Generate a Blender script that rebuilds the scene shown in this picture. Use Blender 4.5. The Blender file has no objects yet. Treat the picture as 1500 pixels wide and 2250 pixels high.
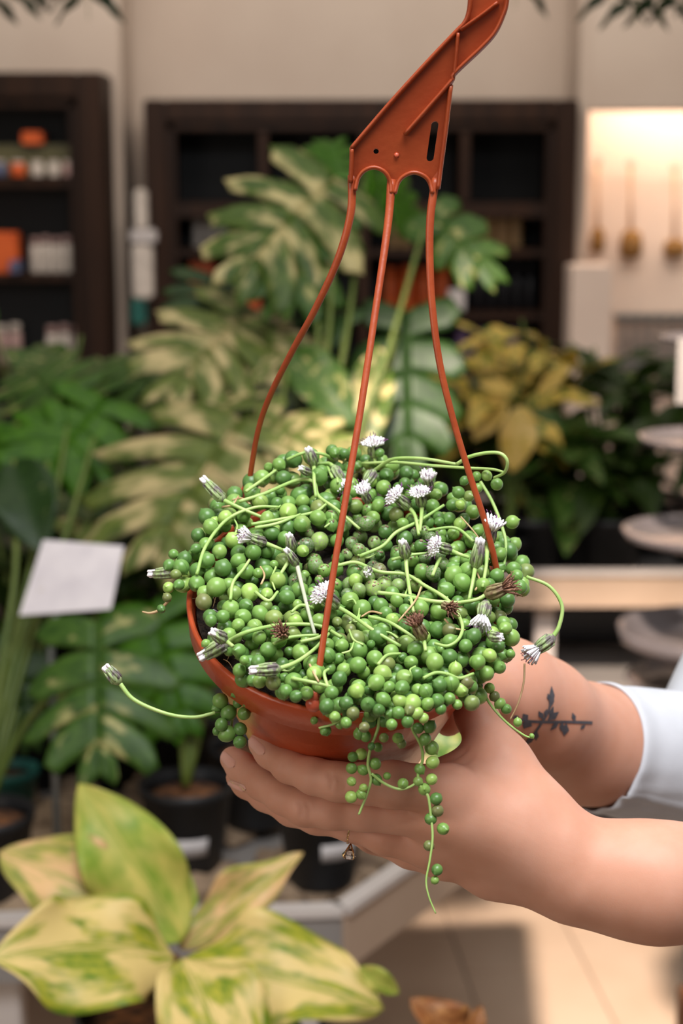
import bpy, bmesh, math, random
import numpy as np
from mathutils import Vector, Matrix
from mathutils.bvhtree import BVHTree

rng = random.Random(7)
nrng = np.random.default_rng(11)
scene = bpy.context.scene
COL = scene.collection

# ------------------------------------------------------------------ camera
F = 3750.0                      # focal length in pixels of the 1500x2250 frame
PITCH = math.radians(11.0)
CAM = Vector((0, 0, 1.6))
RIGHT = Vector((1, 0, 0))
FWD = Vector((0, math.cos(PITCH), -math.sin(PITCH)))
UP = Vector((0, math.sin(PITCH), math.cos(PITCH)))
cam_d = bpy.data.cameras.new('camera')
cam_d.lens = 60.0
cam_d.sensor_fit = 'AUTO'
cam_d.sensor_width = 36.0
cam_d.clip_start = 0.05
cam_d.clip_end = 60
cam_d.dof.use_dof = True
cam_d.dof.focus_distance = 0.775
cam_d.dof.aperture_fstop = 8.5
cam = bpy.data.objects.new('camera', cam_d)
COL.objects.link(cam)
cam.location = CAM
cam.rotation_euler = (math.pi / 2 - PITCH, 0, 0)
scene.camera = cam

# ------------------------------------------------------------------ world, lights, exposure
world = bpy.data.worlds.new('world')
scene.world = world
world.use_nodes = True
bgn = world.node_tree.nodes['Background']
bgn.inputs[0].default_value = (1.0, 0.90, 0.82, 1)
bgn.inputs[1].default_value = 0.16
vs = scene.view_settings
vs.view_transform = 'Standard'
vs.look = 'None'
vs.exposure = 0.0
vs.gamma = 1.0
vs.use_curve_mapping = False


def light(name, kind, loc, target, energy, color, size=1.0, size_y=None, spot=60, blend=.3):
    d = bpy.data.lights.new(name, kind)
    d.energy = energy
    d.color = color
    if kind == 'AREA':
        d.size = size
        if size_y:
            d.shape = 'RECTANGLE'
            d.size_y = size_y
    if kind == 'SPOT':
        d.spot_size = math.radians(spot)
        d.spot_blend = blend
        d.shadow_soft_size = size
    o = bpy.data.objects.new(name, d)
    COL.objects.link(o)
    o.location = loc
    o.rotation_euler = (Vector(target) - Vector(loc)).to_track_quat('-Z', 'Y').to_euler()
    return o


light('ceiling_softbox', 'AREA', (0.14, 0.26, 2.60), (0.04, 0.80, 1.35), 36, (0.95, 0.97, 1.0), 0.8)
light('front_left_fill', 'AREA', (-1.5, -0.5, 1.75), (0.0, 0.8, 1.3), 13, (1.0, 0.88, 0.76), 1.1)  # soft fill added from the front left to brighten the shaded fingers
light('skylight', 'AREA', (0.2, 2.3, 3.5), (0.2, 2.6, 0.8), 26, (1.0, 0.93, 0.84), 2.4)
light('floor_spot', 'SPOT', (-0.2, 0.5, 3.4), (0.68, 3.3, 0), 1500, (1.0, 0.84, 0.70), 0.10, None, 17, .25)
light('wall_washer', 'AREA', (0.0, 4.2, 3.3), (0.0, 6.0, 1.75), 40, (1.0, 0.87, 0.76), 3.0, 0.5)


# ------------------------------------------------------------------ helpers
def P(px, py, d):
    """the point at pixel (px,py) of the 1500x2250 frame, d metres ahead"""
    return CAM + (FWD + RIGHT * ((px - 750) / F) + UP * ((1125 - py) / F)) * float(d)


def PY(px, py, Y):
    v = FWD + RIGHT * ((px - 750) / F) + UP * ((1125 - py) / F)
    return CAM + v * (Y / v.y)


def PZ(px, py, Z):
    v = FWD + RIGHT * ((px - 750) / F) + UP * ((1125 - py) / F)
    return CAM + v * ((Z - CAM.z) / v.z)


def lin(r, g, b):
    def f(c):
        c /= 255.0
        return c / 12.92 if c <= .04045 else ((c + .055) / 1.055) ** 2.4
    return (f(r), f(g), f(b), 1)


WL = {}


def tag(o, label=None, cat=None, group=None, kind=None):
    if label:
        o['label'] = label
    if cat:
        o['category'] = cat
    if group:
        o['group'] = group
    if kind:
        o['kind'] = kind
    return o


def link(o, wloc, parent=None):
    COL.objects.link(o)
    wloc = Vector(wloc)
    WL[o.name] = wloc
    if parent is not None:
        o.parent = parent
        o.location = wloc - WL[parent.name]
    else:
        o.location = wloc
    return o


def empty(name, loc):
    o = bpy.data.objects.new(name, None)
    o.empty_display_size = .05
    return link(o, loc)


def mesh_from(name, verts, faces, mats, smooth=True):
    me = bpy.data.meshes.new(name)
    me.from_pydata([tuple(v) for v in verts], [], faces)
    if not isinstance(mats, (list, tuple)):
        mats = [mats]
    for m in mats:
        me.materials.append(m)
    if smooth:
        me.polygons.foreach_set('use_smooth', [True] * len(me.polygons))
    me.update()
    return me


def obj(name, vf, mat, parent=None, smooth=True, base=False):
    """one mesh object from world-space (verts, faces)"""
    verts, faces = vf[0], vf[1]
    A = np.array([tuple(v) for v in verts], dtype=float)
    c = (A.min(0) + A.max(0)) / 2
    if base or parent is None:
        c[2] = A[:, 2].min()
    me = mesh_from(name, A - c, faces, mat, smooth)
    o = bpy.data.objects.new(name, me)
    return link(o, c, parent)


def join(*parts):
    V, Fs = [], []
    for v, f in parts:
        n = len(V)
        V.extend(v)
        Fs.extend([tuple(i + n for i in q) for q in f])
    return V, Fs


def box(a, b, bev=0.0):
    (x0, y0, z0), (x1, y1, z1) = a, b
    x0, x1 = min(x0, x1), max(x0, x1)
    y0, y1 = min(y0, y1), max(y0, y1)
    z0, z1 = min(z0, z1), max(z0, z1)
    bm = bmesh.new()
    m = Matrix.Translation(((x0 + x1) / 2, (y0 + y1) / 2, (z0 + z1) / 2)) @ Matrix.Diagonal((x1 - x0, y1 - y0, z1 - z0, 1))
    bmesh.ops.create_cube(bm, size=1, matrix=m)
    if bev > 0:
        bmesh.ops.bevel(bm, geom=bm.edges[:], offset=bev, segments=2, affect='EDGES')
    return from_bm(bm)


def from_bm(bm):
    bm.verts.index_update()
    V = [v.co.copy() for v in bm.verts]
    Q = [tuple(v.index for v in f.verts) for f in bm.faces]
    bm.free()
    return V, Q


def catmull(pts, n=6):
    pts = [np.array(p, float) for p in pts]
    if len(pts) < 3:
        return [pts[0] + (pts[-1] - pts[0]) * i / n for i in range(n + 1)]
    out = []
    Pp = [2 * pts[0] - pts[1]] + pts + [2 * pts[-1] - pts[-2]]
    for i in range(1, len(Pp) - 2):
        p0, p1, p2, p3 = Pp[i - 1:i + 3]
        for k in range(n):
            t = k / n
            out.append(.5 * (2 * p1 + (p2 - p0) * t + (2 * p0 - 5 * p1 + 4 * p2 - p3) * t * t + (3 * p1 - p0 - 3 * p2 + p3) * t ** 3))
    out.append(pts[-1])
    return out


def tube(pts, r, seg=8, flat=None, flat_n=None, cap=True):
    """tube along points; r a number or list; flat squashes it along flat_n"""
    pts = [Vector(p) for p in pts]
    n = len(pts)
    if not hasattr(r, '__len__'):
        r = [r] * n
    elif len(r) != n:
        xs = np.linspace(0, 1, len(r))
        r = list(np.interp(np.linspace(0, 1, n), xs, r))
    V, Q = [], []
    prev = None
    for i, p in enumerate(pts):
        t = (pts[min(i + 1, n - 1)] - pts[max(i - 1, 0)])
        if t.length < 1e-9:
            t = Vector((0, 0, 1))
        t.normalize()
        if flat_n is not None:
            u = (flat_n - t * flat_n.dot(t)).normalized()
        elif prev is None:
            u = t.orthogonal().normalized()
        else:
            u = prev - t * prev.dot(t)
            u = u.normalized() if u.length > 1e-6 else t.orthogonal().normalized()
        prev = u
        w = t.cross(u)
        fl = flat if flat else 1.0
        for k in range(seg):
            a = 2 * math.pi * k / seg
            V.append(p + u * (math.cos(a) * r[i] * fl) + w * (math.sin(a) * r[i]))
    for i in range(n - 1):
        for k in range(seg):
            a, b = i * seg + k, i * seg + (k + 1) % seg
            Q.append((a, b, b + seg, a + seg))
    if cap:
        Q.append(tuple(range(seg - 1, -1, -1)))
        Q.append(tuple((n - 1) * seg + k for k in range(seg)))
    return V, Q


def frame(axis, hint=None):
    a = Vector(axis).normalized()
    if hint is None:
        e1 = a.orthogonal().normalized()
    else:
        h = Vector(hint)
        e1 = (h - a * h.dot(a)).normalized()
    return a, e1, a.cross(e1)


def lathe(prof, c, axis=(0, 0, 1), seg=32, hint=None, closed=False):
    """profile [(radius, height)] swept about axis through c"""
    a, e1, e2 = frame(axis, hint)
    c = Vector(c)
    V, Q = [], []
    for (r, h) in prof:
        for k in range(seg):
            t = 2 * math.pi * k / seg
            V.append(c + a * h + (e1 * math.cos(t) + e2 * math.sin(t)) * r)
    n = len(prof)
    for i in range(n - 1 if not closed else n):
        j = (i + 1) % n
        for k in range(seg):
            k2 = (k + 1) % seg
            Q.append((i * seg + k, i * seg + k2, j * seg + k2, j * seg + k))
    if not closed:
        if prof[0][0] > 1e-6:
            Q.append(tuple(range(seg - 1, -1, -1)))
        if prof[-1][0] > 1e-6:
            Q.append(tuple((n - 1) * seg + k for k in range(seg)))
    return V, Q


def prism(poly, z0, z1):
    n = len(poly)
    V = [(x, y, z0) for x, y in poly] + [(x, y, z1) for x, y in poly]
    Q = [tuple(range(n - 1, -1, -1)), tuple(range(n, 2 * n))]
    Q += [(i, (i + 1) % n, n + (i + 1) % n, n + i) for i in range(n)]
    return V, Q


def obb(p0, p1, w, z0, z1):
    """a bar from p0 to p1 (xy) of width w between two heights"""
    p0, p1 = Vector(p0[:2]), Vector(p1[:2])
    d = (p1 - p0).normalized()
    n = Vector((-d.y, d.x)) * w / 2
    return prism([p0 - n, p1 - n, p1 + n, p0 + n], z0, z1)


# ------------------------------------------------------------------ materials
MAT = {}


def nodes_of(m):
    m.use_nodes = True
    nt = m.node_tree
    return nt, nt.nodes, nt.links, nt.nodes['Principled BSDF']


def material(name, c1, c2=None, scale=20, rough=.5, metal=0, bump=0, bscale=None, spec=.5, sss=0, sss_r=(1, .4, .25), sss_s=.004,
             coat=0, trans=0, detail=4, lo=.35, hi=.65, alpha=None, randomize=0, emis=None, coords='Object', sv=(1, 1, 1)):
    m = bpy.data.materials.new(name)
    nt, N, L, B = nodes_of(m)
    B.inputs['Roughness'].default_value = rough
    B.inputs['Metallic'].default_value = metal
    B.inputs['Specular IOR Level'].default_value = spec
    B.inputs['Coat Weight'].default_value = coat
    B.inputs['Coat Roughness'].default_value = .12
    B.inputs['Transmission Weight'].default_value = trans
    if sss:
        B.inputs['Subsurface Weight'].default_value = sss
        B.inputs['Subsurface Radius'].default_value = sss_r
        B.inputs['Subsurface Scale'].default_value = sss_s
    B.inputs['Base Color'].default_value = c1
    tc = N.new('ShaderNodeTexCoord')
    mp = N.new('ShaderNodeMapping')
    mp.inputs['Scale'].default_value = sv
    L.new(tc.outputs[coords], mp.inputs[0])
    if c2 is not None:
        no = N.new('ShaderNodeTexNoise')
        no.inputs['Scale'].default_value = scale
        no.inputs['Detail'].default_value = detail
        L.new(mp.outputs[0], no.inputs['Vector'])
        cr = N.new('ShaderNodeValToRGB')
        cr.color_ramp.elements[0].position = lo
        cr.color_ramp.elements[1].position = hi
        cr.color_ramp.elements[0].color = c1
        cr.color_ramp.elements[1].color = c2
        L.new(no.outputs['Fac'], cr.inputs[0])
        L.new(cr.outputs[0], B.inputs['Base Color'])
    if bump:
        nb = N.new('ShaderNodeTexNoise')
        nb.inputs['Scale'].default_value = bscale or scale * 3
        nb.inputs['Detail'].default_value = 5
        L.new(mp.outputs[0], nb.inputs['Vector'])
        bp = N.new('ShaderNodeBump')
        bp.inputs['Strength'].default_value = bump
        bp.inputs['Distance'].default_value = .01
        L.new(nb.outputs['Fac'], bp.inputs['Height'])
        L.new(bp.outputs[0], B.inputs['Normal'])
    if emis:
        B.inputs['Emission Color'].default_value = emis[0]
        B.inputs['Emission Strength'].default_value = emis[1]
    MAT[name] = m
    return m


def leaf_material(name, g1, g2, cream, amount, s_scale=1.2, t_scale=5, rough=.45, spots=None, trans=.12, soft=.06):
    """green leaf with cream variegation running along the veins (UV: u across, v along)"""
    m = bpy.data.materials.new(name)
    nt, N, L, B = nodes_of(m)
    B.inputs['Roughness'].default_value = rough
    B.inputs['Specular IOR Level'].default_value = .3
    uv = N.new('ShaderNodeUVMap')
    oi = N.new('ShaderNodeObjectInfo')
    mp = N.new('ShaderNodeMapping')
    mp.inputs['Scale'].default_value = (s_scale, t_scale, 1)
    L.new(uv.outputs[0], mp.inputs[0])
    off = N.new('ShaderNodeMath')
    off.operation = 'MULTIPLY'
    off.inputs[1].default_value = 37
    L.new(oi.outputs['Random'], off.inputs[0])
    cmb = N.new('ShaderNodeCombineXYZ')
    L.new(off.outputs[0], cmb.inputs[2])
    L.new(off.outputs[0], cmb.inputs[0])
    ad = N.new('ShaderNodeVectorMath')
    L.new(mp.outputs[0], ad.inputs[0])
    L.new(cmb.outputs[0], ad.inputs[1])
    n1 = N.new('ShaderNodeTexNoise')
    n1.inputs['Scale'].default_value = 1.6
    n1.inputs['Detail'].default_value = 5
    L.new(ad.outputs[0], n1.inputs['Vector'])
    cr = N.new('ShaderNodeValToRGB')
    e = cr.color_ramp.elements
    th = 1 - amount
    e[0].position, e[1].position = max(0, th - soft), min(1, th + soft)
    e[0].color, e[1].color = (0, 0, 0, 1), (1, 1, 1, 1)
    L.new(n1.outputs['Fac'], cr.inputs[0])
    n2 = N.new('ShaderNodeTexNoise')
    n2.inputs['Scale'].default_value = 5
    n2.inputs['Detail'].default_value = 6
    L.new(ad.outputs[0], n2.inputs['Vector'])
    gr = N.new('ShaderNodeValToRGB')
    gr.color_ramp.elements[0].position = .35
    gr.color_ramp.elements[1].position = .65
    gr.color_ramp.elements[0].color, gr.color_ramp.elements[1].color = g1, g2
    L.new(n2.outputs['Fac'], gr.inputs[0])
    mix = N.new('ShaderNodeMix')
    mix.data_type = 'RGBA'
    L.new(cr.outputs[0], mix.inputs['Factor'])
    L.new(gr.outputs[0], mix.inputs['A'])
    mix.inputs['B'].default_value = cream
    last = mix.outputs['Result']
    if spots is not None:
        n3 = N.new('ShaderNodeTexNoise')
        n3.inputs['Scale'].default_value = 1.1
        L.new(ad.outputs[0], n3.inputs['Vector'])
        c3 = N.new('ShaderNodeValToRGB')
        c3.color_ramp.elements[0].position, c3.color_ramp.elements[1].position = .52, .66
        L.new(n3.outputs['Fac'], c3.inputs[0])
        mx = N.new('ShaderNodeMix')
        mx.data_type = 'RGBA'
        L.new(c3.outputs[0], mx.inputs['Factor'])
        L.new(last, mx.inputs['A'])
        mx.inputs['B'].default_value = spots
        last = mx.outputs['Result']
    L.new(last, B.inputs['Base Color'])
    tr = N.new('ShaderNodeBsdfTranslucent')
    L.new(last, tr.inputs['Color'])
    ms = N.new('ShaderNodeMixShader')
    ms.inputs[0].default_value = trans
    L.new(B.outputs[0], ms.inputs[1])
    L.new(tr.outputs[0], ms.inputs[2])
    L.new(ms.outputs[0], N['Material Output'].inputs['Surface'])
    MAT[name] = m
    return m


M_wall = material('plaster', lin(205, 190, 176), lin(198, 182, 168), 3, .9, bump=.1, bscale=60)
M_floor = material('floor_tile', lin(214, 188, 165), lin(205, 178, 154), 5, .45)
M_grout = material('grout', lin(150, 132, 116), lin(140, 120, 105), 30, .9)
M_dkwood = material('dark_wood', lin(34, 19, 11), lin(52, 31, 18), 3, .55, spec=.25, sv=(6, 6, .6))
M_black = material('cabinet_black', lin(20, 19, 20), lin(27, 25, 25), 4, .6)
M_pot = material('terracotta_plastic', lin(190, 84, 46), lin(182, 76, 41), 40, .28, bump=.05, bscale=160, sss=.08, sss_r=(1, .35, .15), sss_s=.002)
M_pot_in = material('hanger_plastic', lin(164, 72, 35), lin(152, 62, 29), 60, .40, bump=.04, bscale=200)
M_clip = material('clip_plastic', lin(205, 98, 72), lin(196, 88, 62), 60, .25)
M_soil = material('soil', lin(34, 26, 21), lin(72, 56, 44), 260, .95, bump=1.0, bscale=350)
M_soil_b = material('bark_soil', lin(60, 38, 24), lin(150, 96, 55), 60, .95, bump=1.0, bscale=90)
M_stem = material('pearl_stem', lin(150, 186, 98), lin(176, 200, 122), 90, .45, sss=.1, sss_s=.001, sss_r=(.6, 1, .3))
M_stem_pale = material('pale_stalk', lin(176, 186, 158), lin(196, 196, 172), 90, .5)
M_stem_dry = material('dry_stem', lin(176, 138, 98), lin(200, 172, 128), 120, .7)
M_calyx = material('calyx', lin(152, 172, 116), lin(112, 102, 100), 420, .5, lo=.42, hi=.58, sv=(1, 1, .35))
M_calyx_brown = material('dry_calyx', lin(140, 128, 88), lin(108, 82, 60), 300, .6, lo=.4, hi=.6)
M_white = material('petal_white', lin(246, 242, 240), lin(232, 226, 230), 300, .7, sss=.1, sss_s=.001)
M_purple = material('stigma_purple', lin(128, 70, 130), lin(92, 44, 84), 300, .6)
M_brownp = material('wilted_petal', lin(150, 108, 84), lin(96, 58, 46), 400, .8)
M_skin = material('skin', lin(202, 146, 120), lin(210, 156, 132), 45, .56, spec=.38, bump=.03, bscale=1500, sss=.25, sss_r=(1, .36, .2), sss_s=.006, detail=6)
M_nail = material('nail', lin(226, 176, 160), lin(220, 168, 150), 60, .22, sss=.15, sss_s=.003)
M_shirt = material('white_jersey', lin(206, 208, 214), lin(198, 200, 206), 30, .85, bump=.12, bscale=1400)
M_ink = material('tattoo_ink', lin(66, 68, 76), lin(86, 84, 90), 500, .6)
M_gold = material('gold', lin(226, 186, 130), None, rough=.2, metal=1)
M_diamond = material('diamond', lin(250, 245, 240), None, rough=.02, trans=1.0)
M_diamond.node_tree.nodes['Principled BSDF'].inputs['IOR'].default_value = 2.2
M_blackpot = material('black_plastic', lin(24, 24, 26), lin(30, 30, 32), 40, .5)
M_label = material('paper_label', lin(214, 208, 206), lin(196, 190, 190), 60, .7)
M_card = material('sign_card', lin(232, 224, 226), lin(216, 208, 212), 25, .25)
M_bench = material('bench_grey', lin(148, 142, 138), lin(138, 132, 128), 8, .5)
M_benchside = material('bench_beige', lin(198, 172, 150), lin(190, 164, 142), 8, .55)
M_benchlip = material('bench_lip', lin(214, 204, 198), lin(204, 194, 188), 8, .4)
M_gravel = material('gravel', lin(120, 104, 88), lin(160, 138, 114), 6, .9, bump=.5, bscale=60)
M_stone = material('stone', lin(120, 100, 82), lin(176, 150, 122), 10, .85, bump=.3, bscale=80)
M_metal = material('grey_metal', lin(140, 146, 146), None, rough=.4, metal=.7)
M_traymetal = material('clear_tray', lin(128, 120, 122), lin(112, 106, 108), 6, .15, metal=.5)
M_stalk = material('green_petiole', lin(104, 118, 48), lin(84, 104, 40), 12, .5)
M_stalk_b = material('brown_trunk', lin(122, 78, 44), lin(84, 52, 30), 60, .8, bump=.6, bscale=120)
M_teal = material('teal_plastic', lin(30, 110, 98), lin(24, 90, 84), 20, .5)
M_brush = material('brush_fibre', lin(150, 112, 60), lin(122, 88, 44), 60, .9, bump=.5, bscale=150)
M_wood = material('pale_wood', lin(196, 160, 122), lin(180, 142, 104), 10, .6)
M_nichew = material('niche_wall', lin(236, 218, 204), lin(230, 210, 196), 4, .85)
M_lamp = material('lamp_diffuser', lin(255, 236, 214), None, emis=((1, .8, .62, 1), 6))
M_iwhite = material('jar_white', lin(222, 212, 202), lin(200, 190, 180), 40, .4)
M_iorange = material('pack_orange', lin(236, 108, 44), lin(214, 92, 38), 20, .5)
M_itan = material('jar_tan', lin(232, 190, 136), lin(206, 160, 108), 30, .4)
M_ililac = material('jar_lilac', lin(164, 132, 178), lin(140, 112, 156), 30, .4)
M_iblue = material('pack_blue', lin(92, 100, 132), None, rough=.5)
M_ipink = material('pack_pink', lin(190, 158, 152), lin(170, 140, 136), 30, .5)
M_igreen = material('pack_olive', lin(96, 92, 60), None, rough=.5)
M_bottle = material('bottle_dark', lin(34, 32, 36), None, rough=.3)

L_monstera = leaf_material('leaf_variegated', lin(56, 80, 26), lin(88, 110, 42), lin(198, 184, 128), .46)
L_monpale = leaf_material('leaf_pale', lin(74, 92, 36), lin(112, 124, 56), lin(198, 180, 128), .46)
L_mongreen = leaf_material('leaf_green', lin(44, 86, 8), lin(72, 118, 16), lin(112, 146, 40), .25)
L_mondark = leaf_material('leaf_dark', lin(24, 48, 14), lin(42, 70, 22), lin(150, 150, 96), .27)
L_mid = leaf_material('leaf_mid', lin(46, 76, 24), lin(72, 104, 36), lin(178, 172, 110), .36)
L_croton = leaf_material('leaf_yellow_green', lin(62, 96, 26), lin(110, 132, 36), lin(220, 184, 84), .52)
L_bush = leaf_material('leaf_bush', lin(28, 46, 12), lin(50, 72, 20), lin(96, 104, 36), .30)
L_fern = leaf_material('leaf_fern', lin(18, 34, 12), lin(30, 48, 18), lin(44, 60, 24), .3)
L_ficus = leaf_material('leaf_cream_yellow', lin(104, 136, 34), lin(190, 184, 60), lin(236, 210, 136), .50, 1.5, 2.0, soft=.06, trans=.2)
L_ficusg = leaf_material('leaf_lime', lin(132, 160, 52), lin(164, 178, 70), lin(212, 200, 104), .46, 1.0, 2.2, soft=.12, trans=.2)
L_ficusp = leaf_material('leaf_blush', lin(140, 150, 70), lin(196, 184, 96), lin(236, 196, 140), .50, 1.4, 2.0, soft=.06, trans=.2)
L_dry = leaf_material('leaf_bronze', lin(120, 76, 40), lin(168, 104, 58), lin(188, 130, 74), .45)


def pearl_material():
    m = bpy.data.materials.new('pearl')
    nt, N, L, B = nodes_of(m)
    B.inputs['Roughness'].default_value = .36
    B.inputs['Subsurface Weight'].default_value = .22
    B.inputs['Subsurface Radius'].default_value = (.5, 1, .25)
    B.inputs['Subsurface Scale'].default_value = .0022
    oi = N.new('ShaderNodeObjectInfo')
    at = N.new('ShaderNodeAttribute')
    at.attribute_name = 'rnd'
    ad = N.new('ShaderNodeMath')
    L.new(oi.outputs['Random'], ad.inputs[0])
    L.new(at.outputs['Fac'], ad.inputs[1])
    fr = N.new('ShaderNodeMath')
    fr.operation = 'FRACT'
    L.new(ad.outputs[0], fr.inputs[0])
    cr = N.new('ShaderNodeValToRGB')
    E = cr.color_ramp.elements
    E[0].position, E[0].color = 0, lin(80, 116, 58)
    E[1].position, E[1].color = 1, lin(160, 190, 98)
    for p, c in ((.25, lin(98, 138, 68)), (.55, lin(118, 156, 76)), (.82, lin(136, 170, 86)), (.90, lin(112, 112, 70)), (.93, lin(154, 186, 94))):
        e = E.new(p)
        e.color = c
    L.new(fr.outputs[0], cr.inputs[0])
    lp = N.new('ShaderNodeAttribute')
    lp.attribute_name = 'lp'
    # translucent window: a thin darker meridian
    sx = N.new('ShaderNodeSeparateXYZ')
    L.new(lp.outputs['Vector'], sx.inputs[0])
    ab = N.new('ShaderNodeMath')
    ab.operation = 'ABSOLUTE'
    L.new(sx.outputs['X'], ab.inputs[0])
    lt = N.new('ShaderNodeMath')
    lt.operation = 'LESS_THAN'
    lt.inputs[1].default_value = .055
    L.new(ab.outputs[0], lt.inputs[0])
    gy = N.new('ShaderNodeMath')
    gy.operation = 'GREATER_THAN'
    gy.inputs[1].default_value = .1
    L.new(sx.outputs['Y'], gy.inputs[0])
    mu = N.new('ShaderNodeMath')
    mu.operation = 'MULTIPLY'
    L.new(lt.outputs[0], mu.inputs[0])
    L.new(gy.outputs[0], mu.inputs[1])
    m2 = N.new('ShaderNodeMath')
    m2.operation = 'MULTIPLY'
    m2.inputs[1].default_value = .4
    L.new(mu.outputs[0], m2.inputs[0])
    mx = N.new('ShaderNodeMix')
    mx.data_type = 'RGBA'
    L.new(m2.outputs[0], mx.inputs['Factor'])
    L.new(cr.outputs[0], mx.inputs['A'])
    mx.inputs['B'].default_value = lin(52, 92, 40)
    # soil dust: speckles
    no = N.new('ShaderNodeTexNoise')
    no.inputs['Scale'].default_value = 5.0
    no.inputs['Detail'].default_value = 6
    va = N.new('ShaderNodeVectorMath')
    cb = N.new('ShaderNodeCombineXYZ')
    mm = N.new('ShaderNodeMath')
    mm.operation = 'MULTIPLY'
    mm.inputs[1].default_value = 50
    L.new(fr.outputs[0], mm.inputs[0])
    L.new(mm.outputs[0], cb.inputs[0])
    L.new(lp.outputs['Vector'], va.inputs[0])
    L.new(cb.outputs[0], va.inputs[1])
    L.new(va.outputs[0], no.inputs['Vector'])
    du = N.new('ShaderNodeAttribute')
    du.attribute_name = 'dust'
    sb = N.new('ShaderNodeMath')
    sb.operation = 'ADD'
    L.new(no.outputs['Fac'], sb.inputs[0])
    L.new(du.outputs['Fac'], sb.inputs[1])
    c2 = N.new('ShaderNodeValToRGB')
    c2.color_ramp.elements[0].position, c2.color_ramp.elements[1].position = .66, .74
    L.new(sb.outputs[0], c2.inputs[0])
    m3 = N.new('ShaderNodeMath')
    m3.operation = 'MULTIPLY'
    m3.inputs[1].default_value = .55
    L.new(c2.outputs[0], m3.inputs[0])
    mz = N.new('ShaderNodeMix')
    mz.data_type = 'RGBA'
    L.new(m3.outputs[0], mz.inputs['Factor'])
    L.new(mx.outputs['Result'], mz.inputs['A'])
    mz.inputs['B'].default_value = lin(150, 146, 128)
    L.new(mz.outputs['Result'], B.inputs['Base Color'])
    return m


M_pearl = pearl_material()

# ================================================================== the room
def struct(o):
    o['kind'] = 'structure'
    return o


YW = 6.05            # back wall
floor = struct(obj('floor', box((-4, -1.5, -.06), (4, 6.3, -.006)), M_grout, smooth=False))
# tiles, laid slightly askew to the view
ta = math.radians(5.0)
TW, TL, GAP = .255, .51, .004
tile_me = None
td = Vector((math.sin(ta), -math.cos(ta), 0))
tx = Vector((math.cos(ta), math.sin(ta), 0))
t_org = Vector((.238, 3.45, 0))
for i in range(-5, 7):
    for j in range(-5, 4):
        c = t_org + tx * ((i + .5) * TW) - td * ((j + (.5 if i % 2 else .15)) * TL)
        if tile_me is None:
            v, q = box((-TW / 2 + GAP / 2, -TL / 2 + GAP / 2, -.006), (TW / 2 - GAP / 2, TL / 2 - GAP / 2, 0), .0015)
            tile_me = mesh_from('tile', v, q, M_floor, False)
        o = bpy.data.objects.new('tile', tile_me)
        link(o, c, floor)
        o.rotation_euler.z = ta
struct(obj('wall_back', box((-4, YW, 0), (4, YW + .15, 3.6)), M_wall, smooth=False))
xp = PY(268, 300, 5.70).x
struct(obj('wall_pier', box((-4, 5.70, 0), (xp, YW, 3.6), .004), M_wall, smooth=False))
# soffit above the cabinet and the niche
zs = PY(1400, 243, 5.70).z
x_n0 = PY(1290, 400, 5.70).x
struct(obj('wall_soffit', box((x_n0, 5.70, zs), (4, 5.77, 3.6), .004), M_wall, smooth=False))
struct(obj('wall_column', box((PY(1268, 400, 5.70).x, 5.70, 0), (x_n0, YW, 3.6), .004), M_wall, smooth=False))
struct(obj('wall_niche', box((x_n0, YW - .02, 0), (4, YW, 3.6)), M_nichew, smooth=False))
zl = zs + .14
nl = empty('niche_light', (x_n0 + .7, 5.85, zl - .02))
tag(nl, 'slim lamp bar under the soffit of the bright peach niche', 'lamp')
obj('lamp_housing', box((x_n0 + .04, 5.80, zl - .005), (x_n0 + 1.4, 5.90, zl + .02), .003), M_metal, nl, False)
obj('lamp_diffuser', box((x_n0 + .05, 5.81, zl - .02), (x_n0 + 1.39, 5.89, zl - .005), .003), M_lamp, nl, False)
ld = light('niche_glow', 'AREA', (x_n0 + .72, 5.85, zl - .03), (x_n0 + .72, 5.95, zl - 1), 7, (1, .78, .62), 1.3, .06)


def cabinet(name, x0, x1, ztop, yf, yb, fw, label, verts, shelves, rail=None):
    c = empty(name, ((x0 + x1) / 2, (yf + yb) / 2, 0))
    tag(c, label, 'cabinet')
    obj('back_panel', box((x0 + .01, yb - .02, .02), (x1 - .01, yb, ztop - .01)), M_black, c, False)
    for s, a, b in (('l', x0, x0 + fw), ('r', x1 - fw, x1)):
        obj('side_frame', box((a, yf, 0), (b, yb, ztop), .006), M_dkwood, c, False)
        ia = b if s == 'l' else a - .03
        obj('moulding', box((ia, yf + .015, .1), (ia + .03, yf + .05, ztop - fw), .006), M_dkwood, c, False)
    obj('top_frame', box((x0 + fw, yf, ztop - fw), (x1 - fw, yb, ztop), .006), M_dkwood, c, False)
    obj('moulding', box((x0 + fw, yf + .015, ztop - fw - .03), (x1 - fw, yf + .05, ztop - fw), .006), M_dkwood, c, False)
    obj('plinth', box((x0 + fw, yf + .02, 0), (x1 - fw, yb, .1), .004), M_dkwood, c, False)
    for (xa, z0, z1, w) in verts:
        obj('mullion', box((xa - w / 2, yf + .02, z0), (xa + w / 2, yb - .02, z1), .004), M_dkwood, c, False)
    for z, th in shelves:
        obj('shelf', box((x0 + fw, yf + .03, z - th), (x1 - fw, yb - .02, z), .003), M_dkwood, c, False)
    return c


YF = 5.62
zt = PY(700, 218, YF).z
cx0, cx1 = PY(318, 400, YF).x, PY(1268, 400, YF).x


def zy(py, Y=YF):
    return PY(700, py, Y).z


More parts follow.
